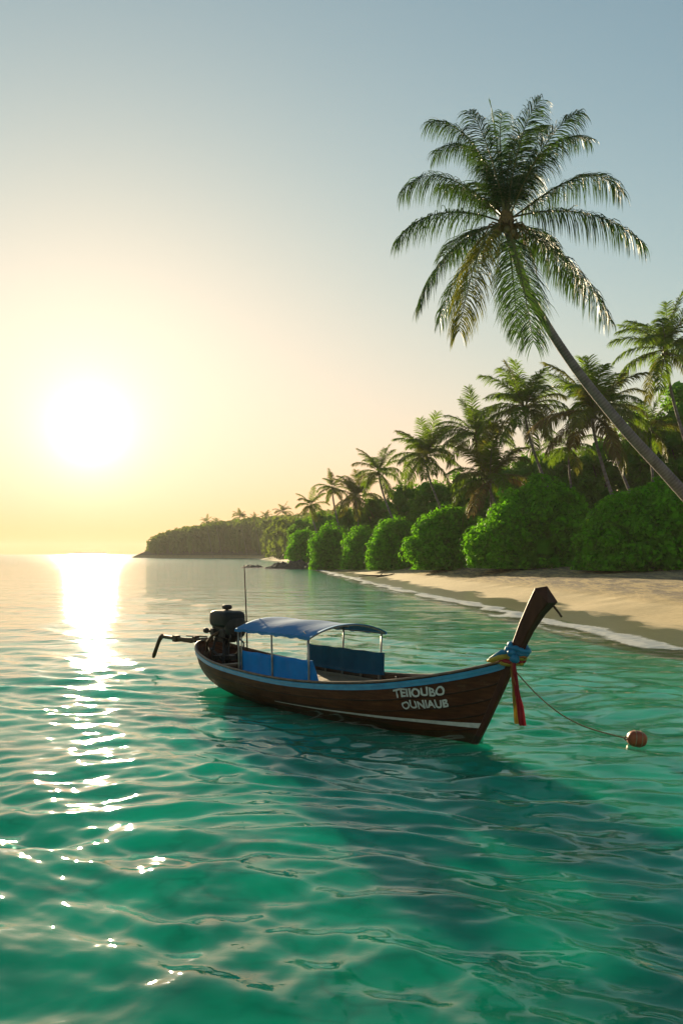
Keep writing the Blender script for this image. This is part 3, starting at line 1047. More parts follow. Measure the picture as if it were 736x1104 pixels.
shore_palm((717, 378), (739, 472), 90, 50, 'palm with dark feathery crown high at the right edge, behind the big leaning trunk', 1, 0.1, 0.22)
shore_palm((637, 445), (661, 536), 84, 58, 'bushy palm with pale trunk and yellowed hanging fronds, left of the leaning trunk', 2, 0.35, 0.22, 24, 0.35)
shore_palm((650, 440), (676, 520), 92, 40, 'palm half hidden behind the bushy palm with yellowed fronds, its trunk just right of it', 9, 0.2, 0.2, 16)
shore_palm((565, 441), (590, 522), 100, 47, 'slim palm with an open star crown standing between the two biggest green bushes', 3, 0.15, 0.22)
shore_palm((512, 470), (530, 530), 110, 40, 'palm with an upright crown behind the low bushy palm', 4, 0.15, 0.2)
shore_palm((458, 492), (476, 548), 115, 36, 'round-crowned palm standing alone against the sky above the third largest bush', 5, 0.2, 0.2)
shore_palm((528, 516), (531, 560), 104, 48, 'low palm with yellow-orange leaf stalks and almost no trunk, sunk between two bushes', 6, 0.45, 0.2, 22, 0.4)
shore_palm((408, 509), (424, 560), 145, 27, 'palm with a slanting trunk left of the round-crowned palm', 7, 0.25, 0.24, 20)
shore_palm((383, 536), (388, 575), 172, 27, 'yellow-green palm with drooping fronds above the small round bushes', 8, 0.8, 0.22, 22, 0.15)
shore_palm((358, 526), (365, 565), 185, 17, 'small distant palm rising beside the yellow-green one', 10, 0.3, 0.26, 18)
shore_palm((335, 545), (342, 575), 210, 17, 'leftmost palm of the near shore, small and hazy', 11, 0.3, 0.26, 18)
shore_palm((700, 462), (704, 520), 98, 34, 'dark low palm in the shade under the palm at the right edge', 12, 0.05, 0.2, 18)
shore_palm((612, 482), (616, 530), 112, 30, 'low palm peeping out behind the bushy palm, left of it', 13, 0.1, 0.2, 16)
for k, (x, y, rp, d, lb) in enumerate([
        (223, 563, 7, 690, 'tiny palm silhouette on the far headland, leftmost of its palms'),
        (259, 557, 9, 620, 'tiny palm standing tallest on the middle of the far headland'),
        (233, 563, 6, 680, 'tiny palm close beside the leftmost palm of the far headland'),
        (274, 559, 6, 600, 'tiny palm low on the headland just right of its tallest palm'),
        (287, 557, 7, 580, 'tiny palm on the headland, between the low one and the palm near its right end'),
        (305, 552, 10, 520, 'larger hazy palm at the right end of the far headland')]):
    shore_palm((x, y), (x + 2, y + 12), d, rp, lb, 20 + k, 0.2, 0.16, 14)


# ------------------------------------------------------------------ big round bushes on the beach
def bush(x0, x1, top, base, d, label, seed, n, leaf=0.17, depth=None, tilt=0.0, group='round green bushes behind the beach'):
    r = random.Random(seed)
    cx = ((x0 + x1) / 2 - 368) * d / F
    W = (x1 - x0) * d / F
    g = float(ground_z(cx, d)) - 0.1
    zt = H_CAM + (597 - top) * d / F
    Hh = (zt - g) * 0.93
    Dp = depth or W * 0.8
    root = empty('round_bush', (cx, d + Dp * 0.35, g))
    tag(root, label, 'bush', group)
    lobes = []
    # dome of overlapping clumps
    R0 = min(W, Hh) * 0.5
    sq = 1.0
    lobes.append(((0, 0, Hh * 0.38), (W * 0.34, Dp * 0.32, Hh * 0.42)))
    m = 40
    for k in range(m):
        f = (k + 0.5) / m
        el = math.asin(min(1, 0.02 + 0.98 * f))         # even cover of a half dome
        th = k * 2.39996 + r.uniform(-.35, .35)
        rr = r.choice([0.085, 0.11, 0.15, 0.21]) * r.uniform(0.85, 1.15) * (W + Hh) * 0.5
        q = (math.cos(el) * math.cos(th) * (W * 0.5 - rr * 0.8), math.cos(el) * math.sin(th) * (Dp * 0.5 - rr * 0.7),
             Hh * 0.22 + math.sin(el) * (Hh * 0.78 - rr * 0.9) * r.uniform(0.88, 1.05))
        lobes.append((q, (rr, rr, rr * r.uniform(0.8, 1.0))))
    for k in range(16):                                 # skirts down to the sand
        th = k * 2 * PI / 16 + r.uniform(-.15, .15)
        rr = r.uniform(0.08, 0.14) * (W + Hh) * 0.5
        lobes.append(((math.cos(th) * (W * 0.47 - rr * 0.9), math.sin(th) * (Dp * 0.5 - rr * 0.9), rr * 0.8), (rr, rr, rr * 0.95)))
    cl = 0.0068 * d * (1.15 if d < 100 else 1.0)
    lobes = [((q[0], q[1], q[2] * (1 + tilt * (q[0] / W - 0.3)) if q[2] > Hh * 0.2 else q[2]), rr) for q, rr in lobes]
    V, Fq = lobes_crown(lobes, n, leaf, seed, 0.6, shell=0.6, core=0.62, jit=0.5, up=0.4, clump=cl * 1.2, nclump=int(n / 60))
    V[:, 2] = np.maximum(V[:, 2], 0.03 + 0.1 * rng.random(len(V)))
    link('foliage', np_mesh('foliage', V, Fq, False), M_bush, root)
    s = MB()
    for k in range(7):
        a = k * 0.9
        s.tube([(0.1 * math.cos(a), 0.1 * math.sin(a), 0), (W * .12 * math.cos(a), Dp * .12 * math.sin(a), Hh * .3), (W * .26 * math.cos(a), Dp * .26 * math.sin(a), Hh * .62)], [0.14, 0.09, 0.04], 6)
    s.build('stem', M_bark, root)


bush(634, 790, 511, 616, 72, 'largest bush nearest the camera, cut by the right edge, in front of the leaning trunk', 31, 38000, 0.19, tilt=0.25)
bush(514, 644, 497, 612, 88, 'tall wide bush with a rising right shoulder, second from the right edge', 32, 38000, 0.21, tilt=0.45)
bush(443, 530, 541, 609, 108, 'medium dome bush below the low yellow-stalked palm', 33, 24000, 0.22, tilt=0.15)
bush(401, 449, 556, 607, 135, 'dome bush between the medium bush and the smaller one left of the palm trunks', 34, 16000, 0.25)
bush(373, 408, 569, 606, 158, 'small bright round bush, smallest of the row', 35, 12000, 0.24)
bush(337, 380, 564, 605, 180, 'hazy round bush behind the dark rocks', 36, 12000, 0.28)
bush(314, 342, 571, 603, 215, 'leftmost and farthest round bush, pale with haze', 37, 10000, 0.33)


# ------------------------------------------------------------------ trees of the grove behind the bushes
def grove_tree(px, top, d, wpx, label, seed, n=9000, leaf=0.28, mat=None):
    r = random.Random(seed)
    x = (px - 368) * d / F
    g = float(ground_z(x, d)) - 0.1
    Hh = H_CAM + (597 - top) * d / F - g
    W = wpx * d / F
    root = empty('broadleaf_tree', (x, d, g))
    tag(root, label, 'tree', 'broadleaf trees behind the beach')
    lobes = []
    for k in range(26):
        rr = r.uniform(0.13, 0.22) * W
        th = k * 2.39996; f = (k + 0.5) / 26
        z = Hh * (0.30 + 0.66 * f) - rr * 0.5
        rad = (W * 0.5 - rr * 0.6) * math.sqrt(max(0.05, 1 - ((f - 0.35) / 0.75) ** 2))
        lobes.append(((math.cos(th) * rad * r.uniform(.6, 1), math.sin(th) * rad * r.uniform(.6, 1), z), (rr, rr, rr * 0.8)))
    V, Fq = lobes_crown(lobes, n, leaf, seed, 0.5, shell=0.4, core=0.7, jit=0.6, clump=0.75, nclump=int(n / 30))
    link('crown', np_mesh('crown', V, Fq, False), mat or M_tree, root)
    t = MB()
    t.tube([(0, 0, 0), (r.uniform(-.3, .3), 0, Hh * .3), (r.uniform(-.4, .4), 0.2, Hh * .6)], [0.32, 0.24, 0.14], 8)
    for k in range(6):
        a = k * 1.05 + r.random()
        t.tube([(0, 0, Hh * .28), (math.cos(a) * W * .18, math.sin(a) * W * .18, Hh * .48), (math.cos(a) * W * .33, math.sin(a) * W * .33, Hh * .7)], [0.14, 0.09, 0.04], 6)
    t.build('trunk', M_bark, root)


for k, (px, top, d, wpx, lb) in enumerate([
        (745, 405, 112, 92, 'dark tall tree at the right edge behind the high palm'),
        (700, 440, 118, 84, 'dark tree between the leaning trunk and the palm at the right edge'),
        (655, 470, 122, 80, 'dark tree behind the bushy palm and the leaning trunk'),
        (610, 482, 126, 70, 'tree showing between the star-crowned palm and the bushy palm'),
        (575, 487, 132, 66, 'tree behind the slim star-crowned palm'),
        (545, 498, 136, 60, 'tree behind the low yellow-stalked palm, on its right'),
        (505, 508, 140, 62, 'tree behind the low yellow-stalked palm, on its left'),
        (470, 516, 145, 58, 'tree behind the trunk of the round-crowned palm'),
        (438, 520, 158, 50, 'tree filling the gap left of the round-crowned palm'),
        (408, 535, 175, 50, 'tree behind the slanting palm trunk'),
        (378, 546, 195, 46, 'hazy tree behind the yellow-green palm'),
        (350, 552, 230, 42, 'hazy tree below the small distant palm'),
        (328, 558, 270, 36, 'pale tree at the near shore\'s left end'),
        ]):
    grove_tree(px, top, d, wpx, lb, 50 + k, 9000 if k < 8 else 6000, 0.25 if k < 8 else 0.32)


# ------------------------------------------------------------------ far headland forest (one mass)
def far_forest():
    r = np.random.default_rng(77)
    Vs = []; Fs = []; off = 0
    # skyline of the headland by photograph column, carried as real tree heights
    sky_px = [(150, 595), (157, 588), (165, 580), (180, 573), (200, 568), (222, 564), (250, 560), (280, 557), (305, 555), (325, 553), (340, 550), (360, 548)]
    sx = np.array([a for a, _ in sky_px]); sy = np.array([b for _, b in sky_px])
    cnt = 0
    while cnt < 1500:
        Y = r.uniform(380, 765)
        s = r.random() ** 0.8 * 130 + 5
        X = coast_x(Y) + s
        if shore_dist(X, Y) < 3: continue
        px = 368 + X / Y * F
        if px > 372 or px < 157: continue
        top = np.interp(px, sx, sy) + r.uniform(-3.0, 10) + 1.5 + max(0, (640 - Y) * 0.012)
        g = float(ground_z(X, Y))
        zt = H_CAM + (597 - top) * Y / F
        hh = zt - g
        if hh < 2.5: continue
        hh = min(hh, 30)
        W = r.uniform(4.0, 7.5)
        cnt += 1
        n = 54
        W = min(W, hh * 1.3) * 0.8
        lay = r.choice([0.2, 0.5, 0.82], size=n, p=[0.25, 0.3, 0.45])
        shx = np.interp(lay, [0.2, 0.5, 0.82], r.normal(0, 1.2, 3)); shy = np.interp(lay, [0.2, 0.5, 0.82], r.normal(0, 1.2, 3))
        D = r.normal(size=(n, 3)); D /= np.linalg.norm(D, axis=1, keepdims=True)
        C = np.stack([X + shx, Y + shy, g + hh * lay], -1) + D * np.array([W * 0.55, W * 0.55, W * 0.42]) * r.uniform(0.7, 1.15, (n, 1))
        V, Fq = leaf_quads(C, D + 0.5 * r.normal(size=D.shape) + np.array([0, 0, .3]), 1.35, r, 0.7)
        Vs.append(V); Fs.append(Fq + off); off += len(V)
        # solid middle
        n1 = 6
        th = np.linspace(0, 2 * PI, n1, endpoint=False); ph = np.linspace(-PI / 2, PI / 2, 5)
        TH, PH = np.meshgrid(th, ph)
        q = np.stack([np.cos(PH) * np.cos(TH) * W * .45, np.cos(PH) * np.sin(TH) * W * .45, np.sin(PH) * hh * .40], -1).reshape(-1, 3) + np.array([X, Y, g + hh * 0.42])
        f = np.array([(a * n1 + b, a * n1 + (b + 1) % n1, (a + 1) * n1 + (b + 1) % n1, (a + 1) * n1 + b) for a in range(4) for b in range(n1)])
        Vs.append(q); Fs.append(f + off); off += len(q)
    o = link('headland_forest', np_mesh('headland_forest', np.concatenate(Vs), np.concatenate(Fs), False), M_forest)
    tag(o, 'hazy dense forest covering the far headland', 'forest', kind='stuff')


far_forest()

# ------------------------------------------------------------------ rocks and driftwood at the far end of the beach
M_rock = simple('dark_rock', (0.035, 0.028, 0.02), (0.10, 0.08, 0.055), 1.2, 0.85, 0.8, 0.15)


def rock_shelf(px0, px1, y_px, hpx, label, seed):
    d = H_CAM * F / (y_px - 597)
    r = np.random.default_rng(seed)
    x0 = (px0 - 368) * d / F; x1 = (px1 - 368) * d / F
    Wd = x1 - x0; Hh = hpx * d / F
    n, m = 60, 14
    u = np.linspace(-1, 1, n); v = np.linspace(-1, 1, m)
    U, Vv = np.meshgrid(u, v, indexing='ij')
    X = U * Wd / 2; Y = Vv * 6
    Z = Hh * (1 - np.abs(U) ** 3.0) * (1 - Vv ** 4) * (0.72 + 0.3 * vnoise(X, Y, 4.0, seed) + 0.25 * vnoise(X, Y, 1.6, seed + 1)) - 0.25
    P3 = np.stack([X, Y, Z], -1).reshape(-1, 3)
    i = np.arange(n - 1)[:, None]; j = np.arange(m - 1)[None, :]
    Fq = np.stack([i * m + j, (i + 1) * m + j, (i + 1) * m + j + 1, i * m + j + 1], -1).reshape(-1, 4)
    me = np_mesh('rock_shelf', P3, Fq, False)
    o = link('rock_shelf', me, M_rock)
    o.location = ((x0 + x1) / 2, d, 0)
    tag(o, label, 'rock')


rock_shelf(283, 382, 612.5, 10, 'long low dark rock shelf where the beach ends at the water', 3)
rock_shelf(260, 284, 611.5, 4, 'small separate dark rock in the water off the tip of the long rock shelf', 4)

dw = MB()
dw.tube([(-2.2, 0, 0.10), (-1.0, 0.1, 0.18), (0.3, -0.1, 0.14), (1.6, 0.1, 0.2), (2.4, 0.2, 0.42)], [0.05, 0.10, 0.13, 0.11, 0.04], 7)
dw.tube([(0.5, 0, 0.15), (0.9, 0.3, 0.5), (1.1, 0.5, 0.62)], [0.06, 0.04, 0.02], 6)
do = dw.build('driftwood', simple('grey_wood', (0.05, 0.04, 0.03), (0.14, 0.11, 0.08), 4, 0.9, 0.5))
dx = P(405, 0, 120).x
do.location = (dx, 120, float(ground_z(dx, 120)))
tag(do, 'dark driftwood branch lying on the upper beach in front of the bushes', 'driftwood')

# ------------------------------------------------------------------ the boat
BOAT_C = Vector((-0.26, 19.64, 0)); BOAT_A = math.atan2(-0.776, 0.631)
G = [(-5.02, 0.03, 1.00), (-4.93, 0.27, 0.975), (-4.72, 0.47, 0.91), (-4.2, 0.71, 0.80), (-3.1, 0.95, 0.68), (-1.6, 1.06, 0.62), (-0.2, 1.07, 0.61), (1.1, 0.98, 0.67),
     (2.3, 0.79, 0.79), (3.3, 0.56, 0.96), (4.1, 0.32, 1.14), (4.7, 0.12, 1.31), (4.98, 0.04, 1.41)]
K = [(-4.78, 0, 0.62), (-4.70, 0, 0.42), (-4.55, 0, 0.20), (-4.1, 0, -0.06), (-3.1, 0, -0.22), (-1.6, 0, -0.30), (-0.2, 0, -0.32), (1.1, 0, -0.32),
     (2.3, 0, -0.31), (3.1, 0, -0.28), (3.7, 0, -0.25), (4.08, 0, -0.22), (4.2, 0, -0.18)]
FUL = [0.75, 0.75, 0.85, 0.95, 1.0, 1.0, 1.0, 0.95, 0.8, 0.62, 0.42, 0.25, 0.1]


FULL = [(f,) for f in FUL]


def hull(t, v, side=-1, off=0.0):
    g = spline(G, t); k = spline(K, t); fu = spline(FULL, t)[0]
    p = 1 + 1.35 * fu; q = 1 + 0.35 * fu
    y = max(g[1], 0.02) * (1 - (1 - v) ** p)
    z = k[2] + (g[2] - k[2]) * v ** q
    x = k[0] + (g[0] - k[0]) * (v ** q if t > 0.85 else v)
    if off:
        e = 1e-3
        a = Vector(hull(min(t + e, 1), v, side)) - Vector(hull(max(t - e, 0), v, side))
        b = Vector(hull(t, min(v + e, 1), side)) - Vector(hull(t, max(v - e, 0), side))
        n = a.cross(b).normalized()
        if n.y * side < 0: n = -n
        return (x + n.x * off, side * y + n.y * off, z + n.z * off)
    return (x, side * y, z)


def hull_strip(t0, t1, v0f, v1f, off, side, n=70, m=3, thick=0.0):
    mb = MB()
    vs = []; fs = []
    for i in range(n + 1):
        t = t0 + (t1 - t0) * i / n
        for j in range(m + 1):
            v = v0f(t) + (v1f(t) - v0f(t)) * j / m
            vs.append(hull(t, v, side, off))
    for i in range(n):
        for j in range(m):
            a = i * (m + 1) + j
            q = (a, a + m + 1, a + m + 2, a + 1)
            fs.append(q if side < 0 else q[::-1])
    if thick:
        b = len(vs)
        for i in range(n + 1):
            t = t0 + (t1 - t0) * i / n
            for j in range(m + 1):
                v = v0f(t) + (v1f(t) - v0f(t)) * j / m
                vs.append(hull(t, v, side, off - thick))
        for i in range(n):
            for jj in (0, m):
                a = i * (m + 1) + jj
                fs.append((a, a + m + 1, a + m + 1 + b, a + b))
        for i in (0, n):
            for j in range(m):
                a = i * (m + 1) + j
                fs.append((a, a + 1, a + 1 + b, a + b))
    mb.add(vs, fs, True)
    return mb


def v_at_z(t, z):
    lo, hi = 0.0, 1.0
    for _ in range(30):
        mid = (lo + hi) / 2
        if hull(t, mid)[2] < z: lo = mid
        else: hi = mid
    return lo


def wood_mat(name, dark, mid, light, plank=0.17, rough=0.38, axis=2):
    t = NT(name)
    v = t.mapping((0.35, 1, 3.5))
    n = t.noise(5, 6, 0.65, v, 0.3)
    v2 = t.mapping((1, 1, 1))
    nb = t.noise(1.1, 3, 0.6, v2)
    col = t.ramp(n, [(0.25, dark), (0.5, mid), (0.8, light)])
    mc = t.n('ShaderNodeMix', data_type='RGBA', blend_type='MULTIPLY'); mc.inputs[0].default_value = 0.6
    t.l(col, mc.inputs[6])
    st = t.ramp(nb, [(0.3, (0.45, 0.42, 0.40)), (0.65, (1, 1, 1))])
    t.l(st, mc.inputs[7])
    scf = t.ramp(t.noise(2.6, 7, 0.78, t.mapping((0.5, 1, 2.2)), 0.4), [(0.60, (0, 0, 0)), (0.72, (1, 1, 1))])
    mcs = t.n('ShaderNodeMix', data_type='RGBA'); sf = t.n('ShaderNodeMath', operation='MULTIPLY'); t.l(scf, sf.inputs[0]); sf.inputs[1].default_value = 0.45; t.l(sf.outputs[0], mcs.inputs[0]); t.l(mc.outputs[2], mcs.inputs[6]); mcs.inputs[7].default_value = (0.20, 0.12, 0.07, 1)
    mc = mcs
    # plank seams
    tcn = t.n('ShaderNodeAttribute', attribute_name='plank').outputs['Fac']
    fr = t.n('ShaderNodeMath', operation='FRACT'); t.l(tcn, fr.inputs[0])
    pp = t.n('ShaderNodeMath', operation='PINGPONG'); t.l(fr.outputs[0], pp.inputs[0]); pp.inputs[1].default_value = 0.5
    seam = t.ramp(pp.outputs[0], [(0.0, (0, 0, 0)), (0.09, (1, 1, 1))])
    mc2 = t.n('ShaderNodeMix', data_type='RGBA'); t.l(seam, mc2.inputs[0]); mc2.inputs[6].default_value = (0.012, 0.007, 0.004, 1); t.l(mc.outputs[2], mc2.inputs[7])
    b1 = t.bump(n, 0.35, 0.01)
    b2 = t.bump(seam, 0.7, 0.012, b1)
    rr = t.ramp(nb, [(0.3, (rough + 0.2,) * 3), (0.7, (rough,) * 3)])
    p = t.principled(mc2.outputs[2], rr, Normal=b2)
    p.inputs['Specular IOR Level'].default_value = 0.25
    return t.m


M_hull = wood_mat('hull_wood', (0.042, 0.014, 0.006), (0.095, 0.032, 0.012), (0.18, 0.066, 0.022), rough=0.5)
M_woodd = simple('dark_prow_wood', (0.035, 0.012, 0.007), (0.085, 0.032, 0.016), 4, 0.6, 0.35, 0.008, (1, 1, 0.4), 0.2)
M_deck = simple('deck_wood', (0.20, 0.135, 0.075), (0.34, 0.24, 0.14), 5, 0.7, 0.35, 0.008, (0.4, 3, 1))
M_rail = simple('rail_wood', (0.10, 0.06, 0.035), (0.24, 0.16, 0.10), 5, 0.5, 0.3, 0.006)
M_blue = simple('blue_paint', (0.012, 0.20, 0.34), (0.03, 0.32, 0.48), 3.5, 0.35, 0.2, 0.004)
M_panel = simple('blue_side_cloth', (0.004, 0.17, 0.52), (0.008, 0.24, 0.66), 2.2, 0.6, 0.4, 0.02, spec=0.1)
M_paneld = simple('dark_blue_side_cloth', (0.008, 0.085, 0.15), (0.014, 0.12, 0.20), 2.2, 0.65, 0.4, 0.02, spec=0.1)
M_white = simple('white_paint', (0.55, 0.58, 0.52), (0.78, 0.80, 0.74), 8, 0.5, 0.2, 0.003)
M_post = simple('grey_steel', (0.18, 0.17, 0.15), (0.42, 0.40, 0.36), 6, 0.4, 0.2, 0.003, metallic=0.3)
M_engine = simple('black_engine_metal', (0.008, 0.008, 0.009), (0.035, 0.032, 0.028), 9, 0.5, 0.5, 0.008, spec=0.25)
M_rust = simple('rusty_steel', (0.035, 0.020, 0.012), (0.12, 0.065, 0.03), 12, 0.7, 0.5, 0.006, metallic=0.2)
M_rope = simple('rope_fibre', (0.20, 0.16, 0.08), (0.36, 0.30, 0.17), 30, 0.9, 0.6, 0.004)


def canopy_mat():
    t = NT('blue_canvas')
    v = t.mapping((1, 1, 1))
    n = t.noise(1.6, 4, 0.6, v)
    n2 = t.noise(60, 2, 0.5, v)
    n3 = t.noise(4, 4, 0.6, v, 1.0)
    col = t.ramp(n, [(0.3, (0.045, 0.20, 0.42)), (0.7, (0.085, 0.28, 0.53))])
    p = t.n('ShaderNodeBsdfPrincipled', ins={'Roughness': 0.75, 'Specular IOR Level': 0.12})
    t.l(col, p.inputs['Base Color'])
    b = t.bump(n2, 0.15, 0.003); b = t.bump(n3, 0.25, 0.02, b)
    t.l(b, p.inputs['Normal'])
    tr = t.n('ShaderNodeBsdfTranslucent'); t.l(col, tr.inputs[0])
    ms = t.n('ShaderNodeMixShader'); ms.inputs[0].default_value = 0.12
    t.l(p.outputs[0], ms.inputs[1]); t.l(tr.outputs[0], ms.inputs[2])
    t.l(ms.outputs[0], t.out.inputs['Surface'])
    return t.m


M_canvas = canopy_mat()


def build_boat():
    root = empty('longtail_boat', BOAT_C, BOAT_A)
    tag(root, 'long dark wooden boat with a blue canopy, tall prow and white lettering, floating at anchor', 'boat')
    # hull shell: outer side, inner side and rim in one mesh
    n, m = 90, 18
    vs = []; fs = []; pl = []
    ts = [1 - (1 - i / n) for i in range(n + 1)]
    def grid(off, rev):
        b = len(vs)
        for i in range(n + 1):
            t = ts[i]
            for j in range(-m, m + 1):
                sd = -1 if j < 0 else 1
                v = abs(j) / m
                p = hull(t, v, sd)
                if off:
                    g = spline(G, t)
                    yi = max(abs(p[1]) - off, 0.004)
                    p = (p[0], sd * yi if j else 0.0, p[2] + (off * (1 - v) if v < 1 else 0.0))
                vs.append(p); pl.append(v * 6.0 + 0.5)
        W = 2 * m + 1
        for i in range(n):
            for j in range(2 * m):
                a = b + i * W + j
                q = (a, a + W, a + W + 1, a + 1)
                fs.append(q[::-1] if rev else q)
        return b, W
    b0, W = grid(0, False)
    b1, _ = grid(0.06, True)
    for i in range(n):
        for j in (0, 2 * m):
            a = b0 + i * W + j; c = b1 + i * W + j
            fs.append((a, a + W, c + W, c))
    for i in (0, n):
        for j in range(2 * m):
            a = b0 + i * W + j; c = b1 + i * W + j
            fs.append((a, a + 1, c + 1, c))
    me = bpy.data.meshes.new('hull')
    me.from_pydata(vs, [], fs)
    at = me.attributes.new('plank', 'FLOAT', 'POINT')
    at.data.foreach_set('value', np.array(pl, dtype=np.float32))
    me.polygons.foreach_set('use_smooth', [True] * len(fs))
    me.update()
    ho = link('hull', me, M_hull, root)
    # letters on the near side, laid on the planking
    # blue rubbing strakes
    def vtop(t): return 0.985
    def vlow(t):
        return v_at_z(t, float(spline(G, t)[2]) - (0.078 + 0.08 * t))
    for sd in (-1, 1):
        hull_strip(0.02, 0.985, vlow, vtop, 0.030, sd, 80, 2, 0.028).build('rubbing_strake', M_blue, root)
    # thin pale bead under the strake
    for sd in (-1, 1):
        pts = [hull(0.03 + 0.94 * i / 60, 1.0, sd, 0.012) for i in range(61)]
        pts = [(p[0], p[1], p[2] + 0.012) for p in pts]
        MB().tube(pts, 0.026, 6).build('gunwale_rail', M_rail, root)
    # white waterline stripe towards the bow
    def z1(t): return 0.085 + 0.055 * max(0, (t - 0.45) / 0.55)
    for sd in (-1, 1):
        hull_strip(0.47, 0.997, lambda t: v_at_z(t, z1(t) ), lambda t: v_at_z(t, z1(t) + 0.008 + 0.10 * max(0, (t - 0.45) / 0.55)), 0.008, sd, 60, 1).build('waterline_stripe', M_white, root)
    # floor
    def width_at(x, z):
        best = None
        for i in range(201):
            t = i / 200
            v = v_at_z(t, z)
            p = hull(t, v)
            if best is None or abs(p[0] - x) < best[0]: best = (abs(p[0] - x), -p[1])
        return best[1]
    fl = MB()
    xs = np.linspace(-4.2, 3.6, 40)
    vv = []
    for x in xs:
        wd = max(width_at(x, 0.22) - 0.05, 0.02)
        vv += [(x, -wd, 0.22), (x, wd, 0.22)]
    fl.add(vv, [(2 * i, 2 * i + 2, 2 * i + 3, 2 * i + 1) for i in range(len(xs) - 1)])
    fl.build('floor_boards', simple('bilge_wood', (0.035, 0.022, 0.015), (0.09, 0.06, 0.04), 5, 0.7, 0.4, 0.01, (0.4, 3, 1)), root)
    # raised deck boards below the canopy
    for i, x in enumerate(np.arange(-1.75, 1.0, 0.30)):
        wd = width_at(x, 0.50) - 0.10
        mb = MB(); mb.box((x, 0, 0.485 + 0.004 * (i % 2)), (0.285, 2 * wd, 0.03))
        mb.build('deck_board', M_deck, root)
    # thwarts and foredeck
    for x, z in ((1.75, 0.55), (2.7, 0.66), (-2.6, 0.50), (-3.4, 0.56)):
        wd = width_at(x, z) - 0.05
        MB().box((x, 0, z), (0.2, 2 * wd, 0.045)).build('thwart', M_rail, root)
    fd = MB(); vv = []
    xs = np.linspace(3.35, 4.85, 14)
    for x in xs:
        zg = float(np.interp(x, [g[0] for g in G], [g[2] for g in G])) - 0.10
        wd = max(float(np.interp(x, [g[0] for g in G], [g[1] for g in G])) - 0.075, 0.01)
        vv += [(x, -wd, zg), (x, wd, zg), (x, -wd, zg - 0.04), (x, wd, zg - 0.04)]
    ff = []
    for i in range(len(xs) - 1):
        a = 4 * i
        ff += [(a, a + 4, a + 5, a + 1), (a + 2, a + 3, a + 7, a + 6), (a, a + 2, a + 6, a + 4), (a + 1, a + 5, a + 7, a + 3)]
    ff += [(0, 1, 3, 2)]
    fd.add(vv, ff); fd.build('foredeck', M_woodd, root)
    # ribs inside the hull
    for x in np.arange(-3.9, 3.3, 0.62):
        t0 = None
        for i in range(201):
            if spline(G, i / 200)[0] >= x: t0 = i / 200; break
        for sd in (-1, 1):
            pts = [hull(t0, v, sd) for v in np.linspace(0.35, 0.97, 8)]
            pts = [(p[0], p[1] - sd * 0.085, p[2] + 0.01) for p in pts]
            MB().tube(pts, 0.024, 5).build('rib', M_rail, root)
    # ---- prow: stem post sweeping up from the keel
    mb = MB()
    # rows: centre x, z, fore-aft half size, side half size
    rows = [(4.05, -0.30, 0.05, 0.04), (4.22, -0.05, 0.06, 0.045), (4.40, 0.25, 0.06, 0.05), (4.70, 0.80, 0.065, 0.055), (4.96, 1.30, 0.08, 0.06), (5.06, 1.48, 0.098, 0.068),
            (5.17, 1.70, 0.108, 0.075), (5.32, 1.98, 0.120, 0.088), (5.52, 2.28, 0.145, 0.108), (5.72, 2.52, 0.180, 0.135)]
    R = []
    for i, (x, z, a, b) in enumerate(rows):
        i0, i1 = max(i - 1, 0), min(i + 1, len(rows) - 1)
        tx, tz = rows[i1][0] - rows[i0][0], rows[i1][1] - rows[i0][1]
        l = math.hypot(tx, tz); tx /= l; tz /= l
        nx, nz = tz, -tx
        c = 0.018
        ring = [(x + nx * a, -b + c, z + nz * a), (x + nx * (a - c), -b, z + nz * (a - c)), (x - nx * (a - c), -b, z - nz * (a - c)), (x - nx * a, -b + c, z - nz * a),
                (x - nx * a, b - c, z - nz * a), (x - nx * (a - c), b, z - nz * (a - c)), (x + nx * (a - c), b, z + nz * (a - c)), (x + nx * a, b - c, z + nz * a)]
        R.append(ring)
    vs = [p for r_ in R for p in r_]
    fs = []
    for i in range(len(R) - 1):
        for k in range(8):
            fs.append((i * 8 + k, i * 8 + (k + 1) % 8, (i + 1) * 8 + (k + 1) % 8, (i + 1) * 8 + k))
    # ridged top, higher along the middle
    top = len(R) - 1
    x, z, a, b = rows[-1]
    vs.append((x + 0.02, 0, z + 0.15)); apex = len(vs) - 1
    for k in range(8):
        fs.append((top * 8 + k, top * 8 + (k + 1) % 8, apex))
    fs.append(tuple(range(7, -1, -1)))
    mb.add(vs, fs)
    prow = mb.build('prow', M_woodd, root)
    MB().tube([(5.86, 0.0, 2.36), (5.98, 0.0, 2.24), (6.03, 0, 2.18)], 0.018, 6).build('prow_peg', M_rust, prow)
    # ---- canopy
    can = empty('canopy'); can.parent = root
    xs_ = np.linspace(-2.08, 0.68, 40); m2 = 26
    vs = []
    def arch(x, f, dz=0):
        y = f * 1.02
        z = 1.535 + 0.22 * (1 - abs(f) ** 2.15)
        sag = 0.022 * (1 - math.cos((x + 2.08) / 1.38 * 2 * PI)) * 0.5 * (1 - f * f)
        scal = 0.006 * math.sin(x * 23) * abs(f) ** 8
        return (x, y, z - sag - scal + dz)
    for dz in (0, -0.014):
        for x in xs_:
            for j in range(m2 + 1):
                vs.append(arch(x, -1 + 2 * j / m2, dz))
    fs = []
    Wc = m2 + 1; B = len(xs_) * Wc
    for i in range(len(xs_) - 1):
        for j in range(m2):
            a = i * Wc + j
            fs.append((a, a + Wc, a + Wc + 1, a + 1)); fs.append((a + B, a + B + 1, a + B + Wc + 1, a + B + Wc))
    for i in range(len(xs_) - 1):
        for j in (0, m2):
            a = i * Wc + j; fs.append((a, a + Wc, a + Wc + B, a + B))
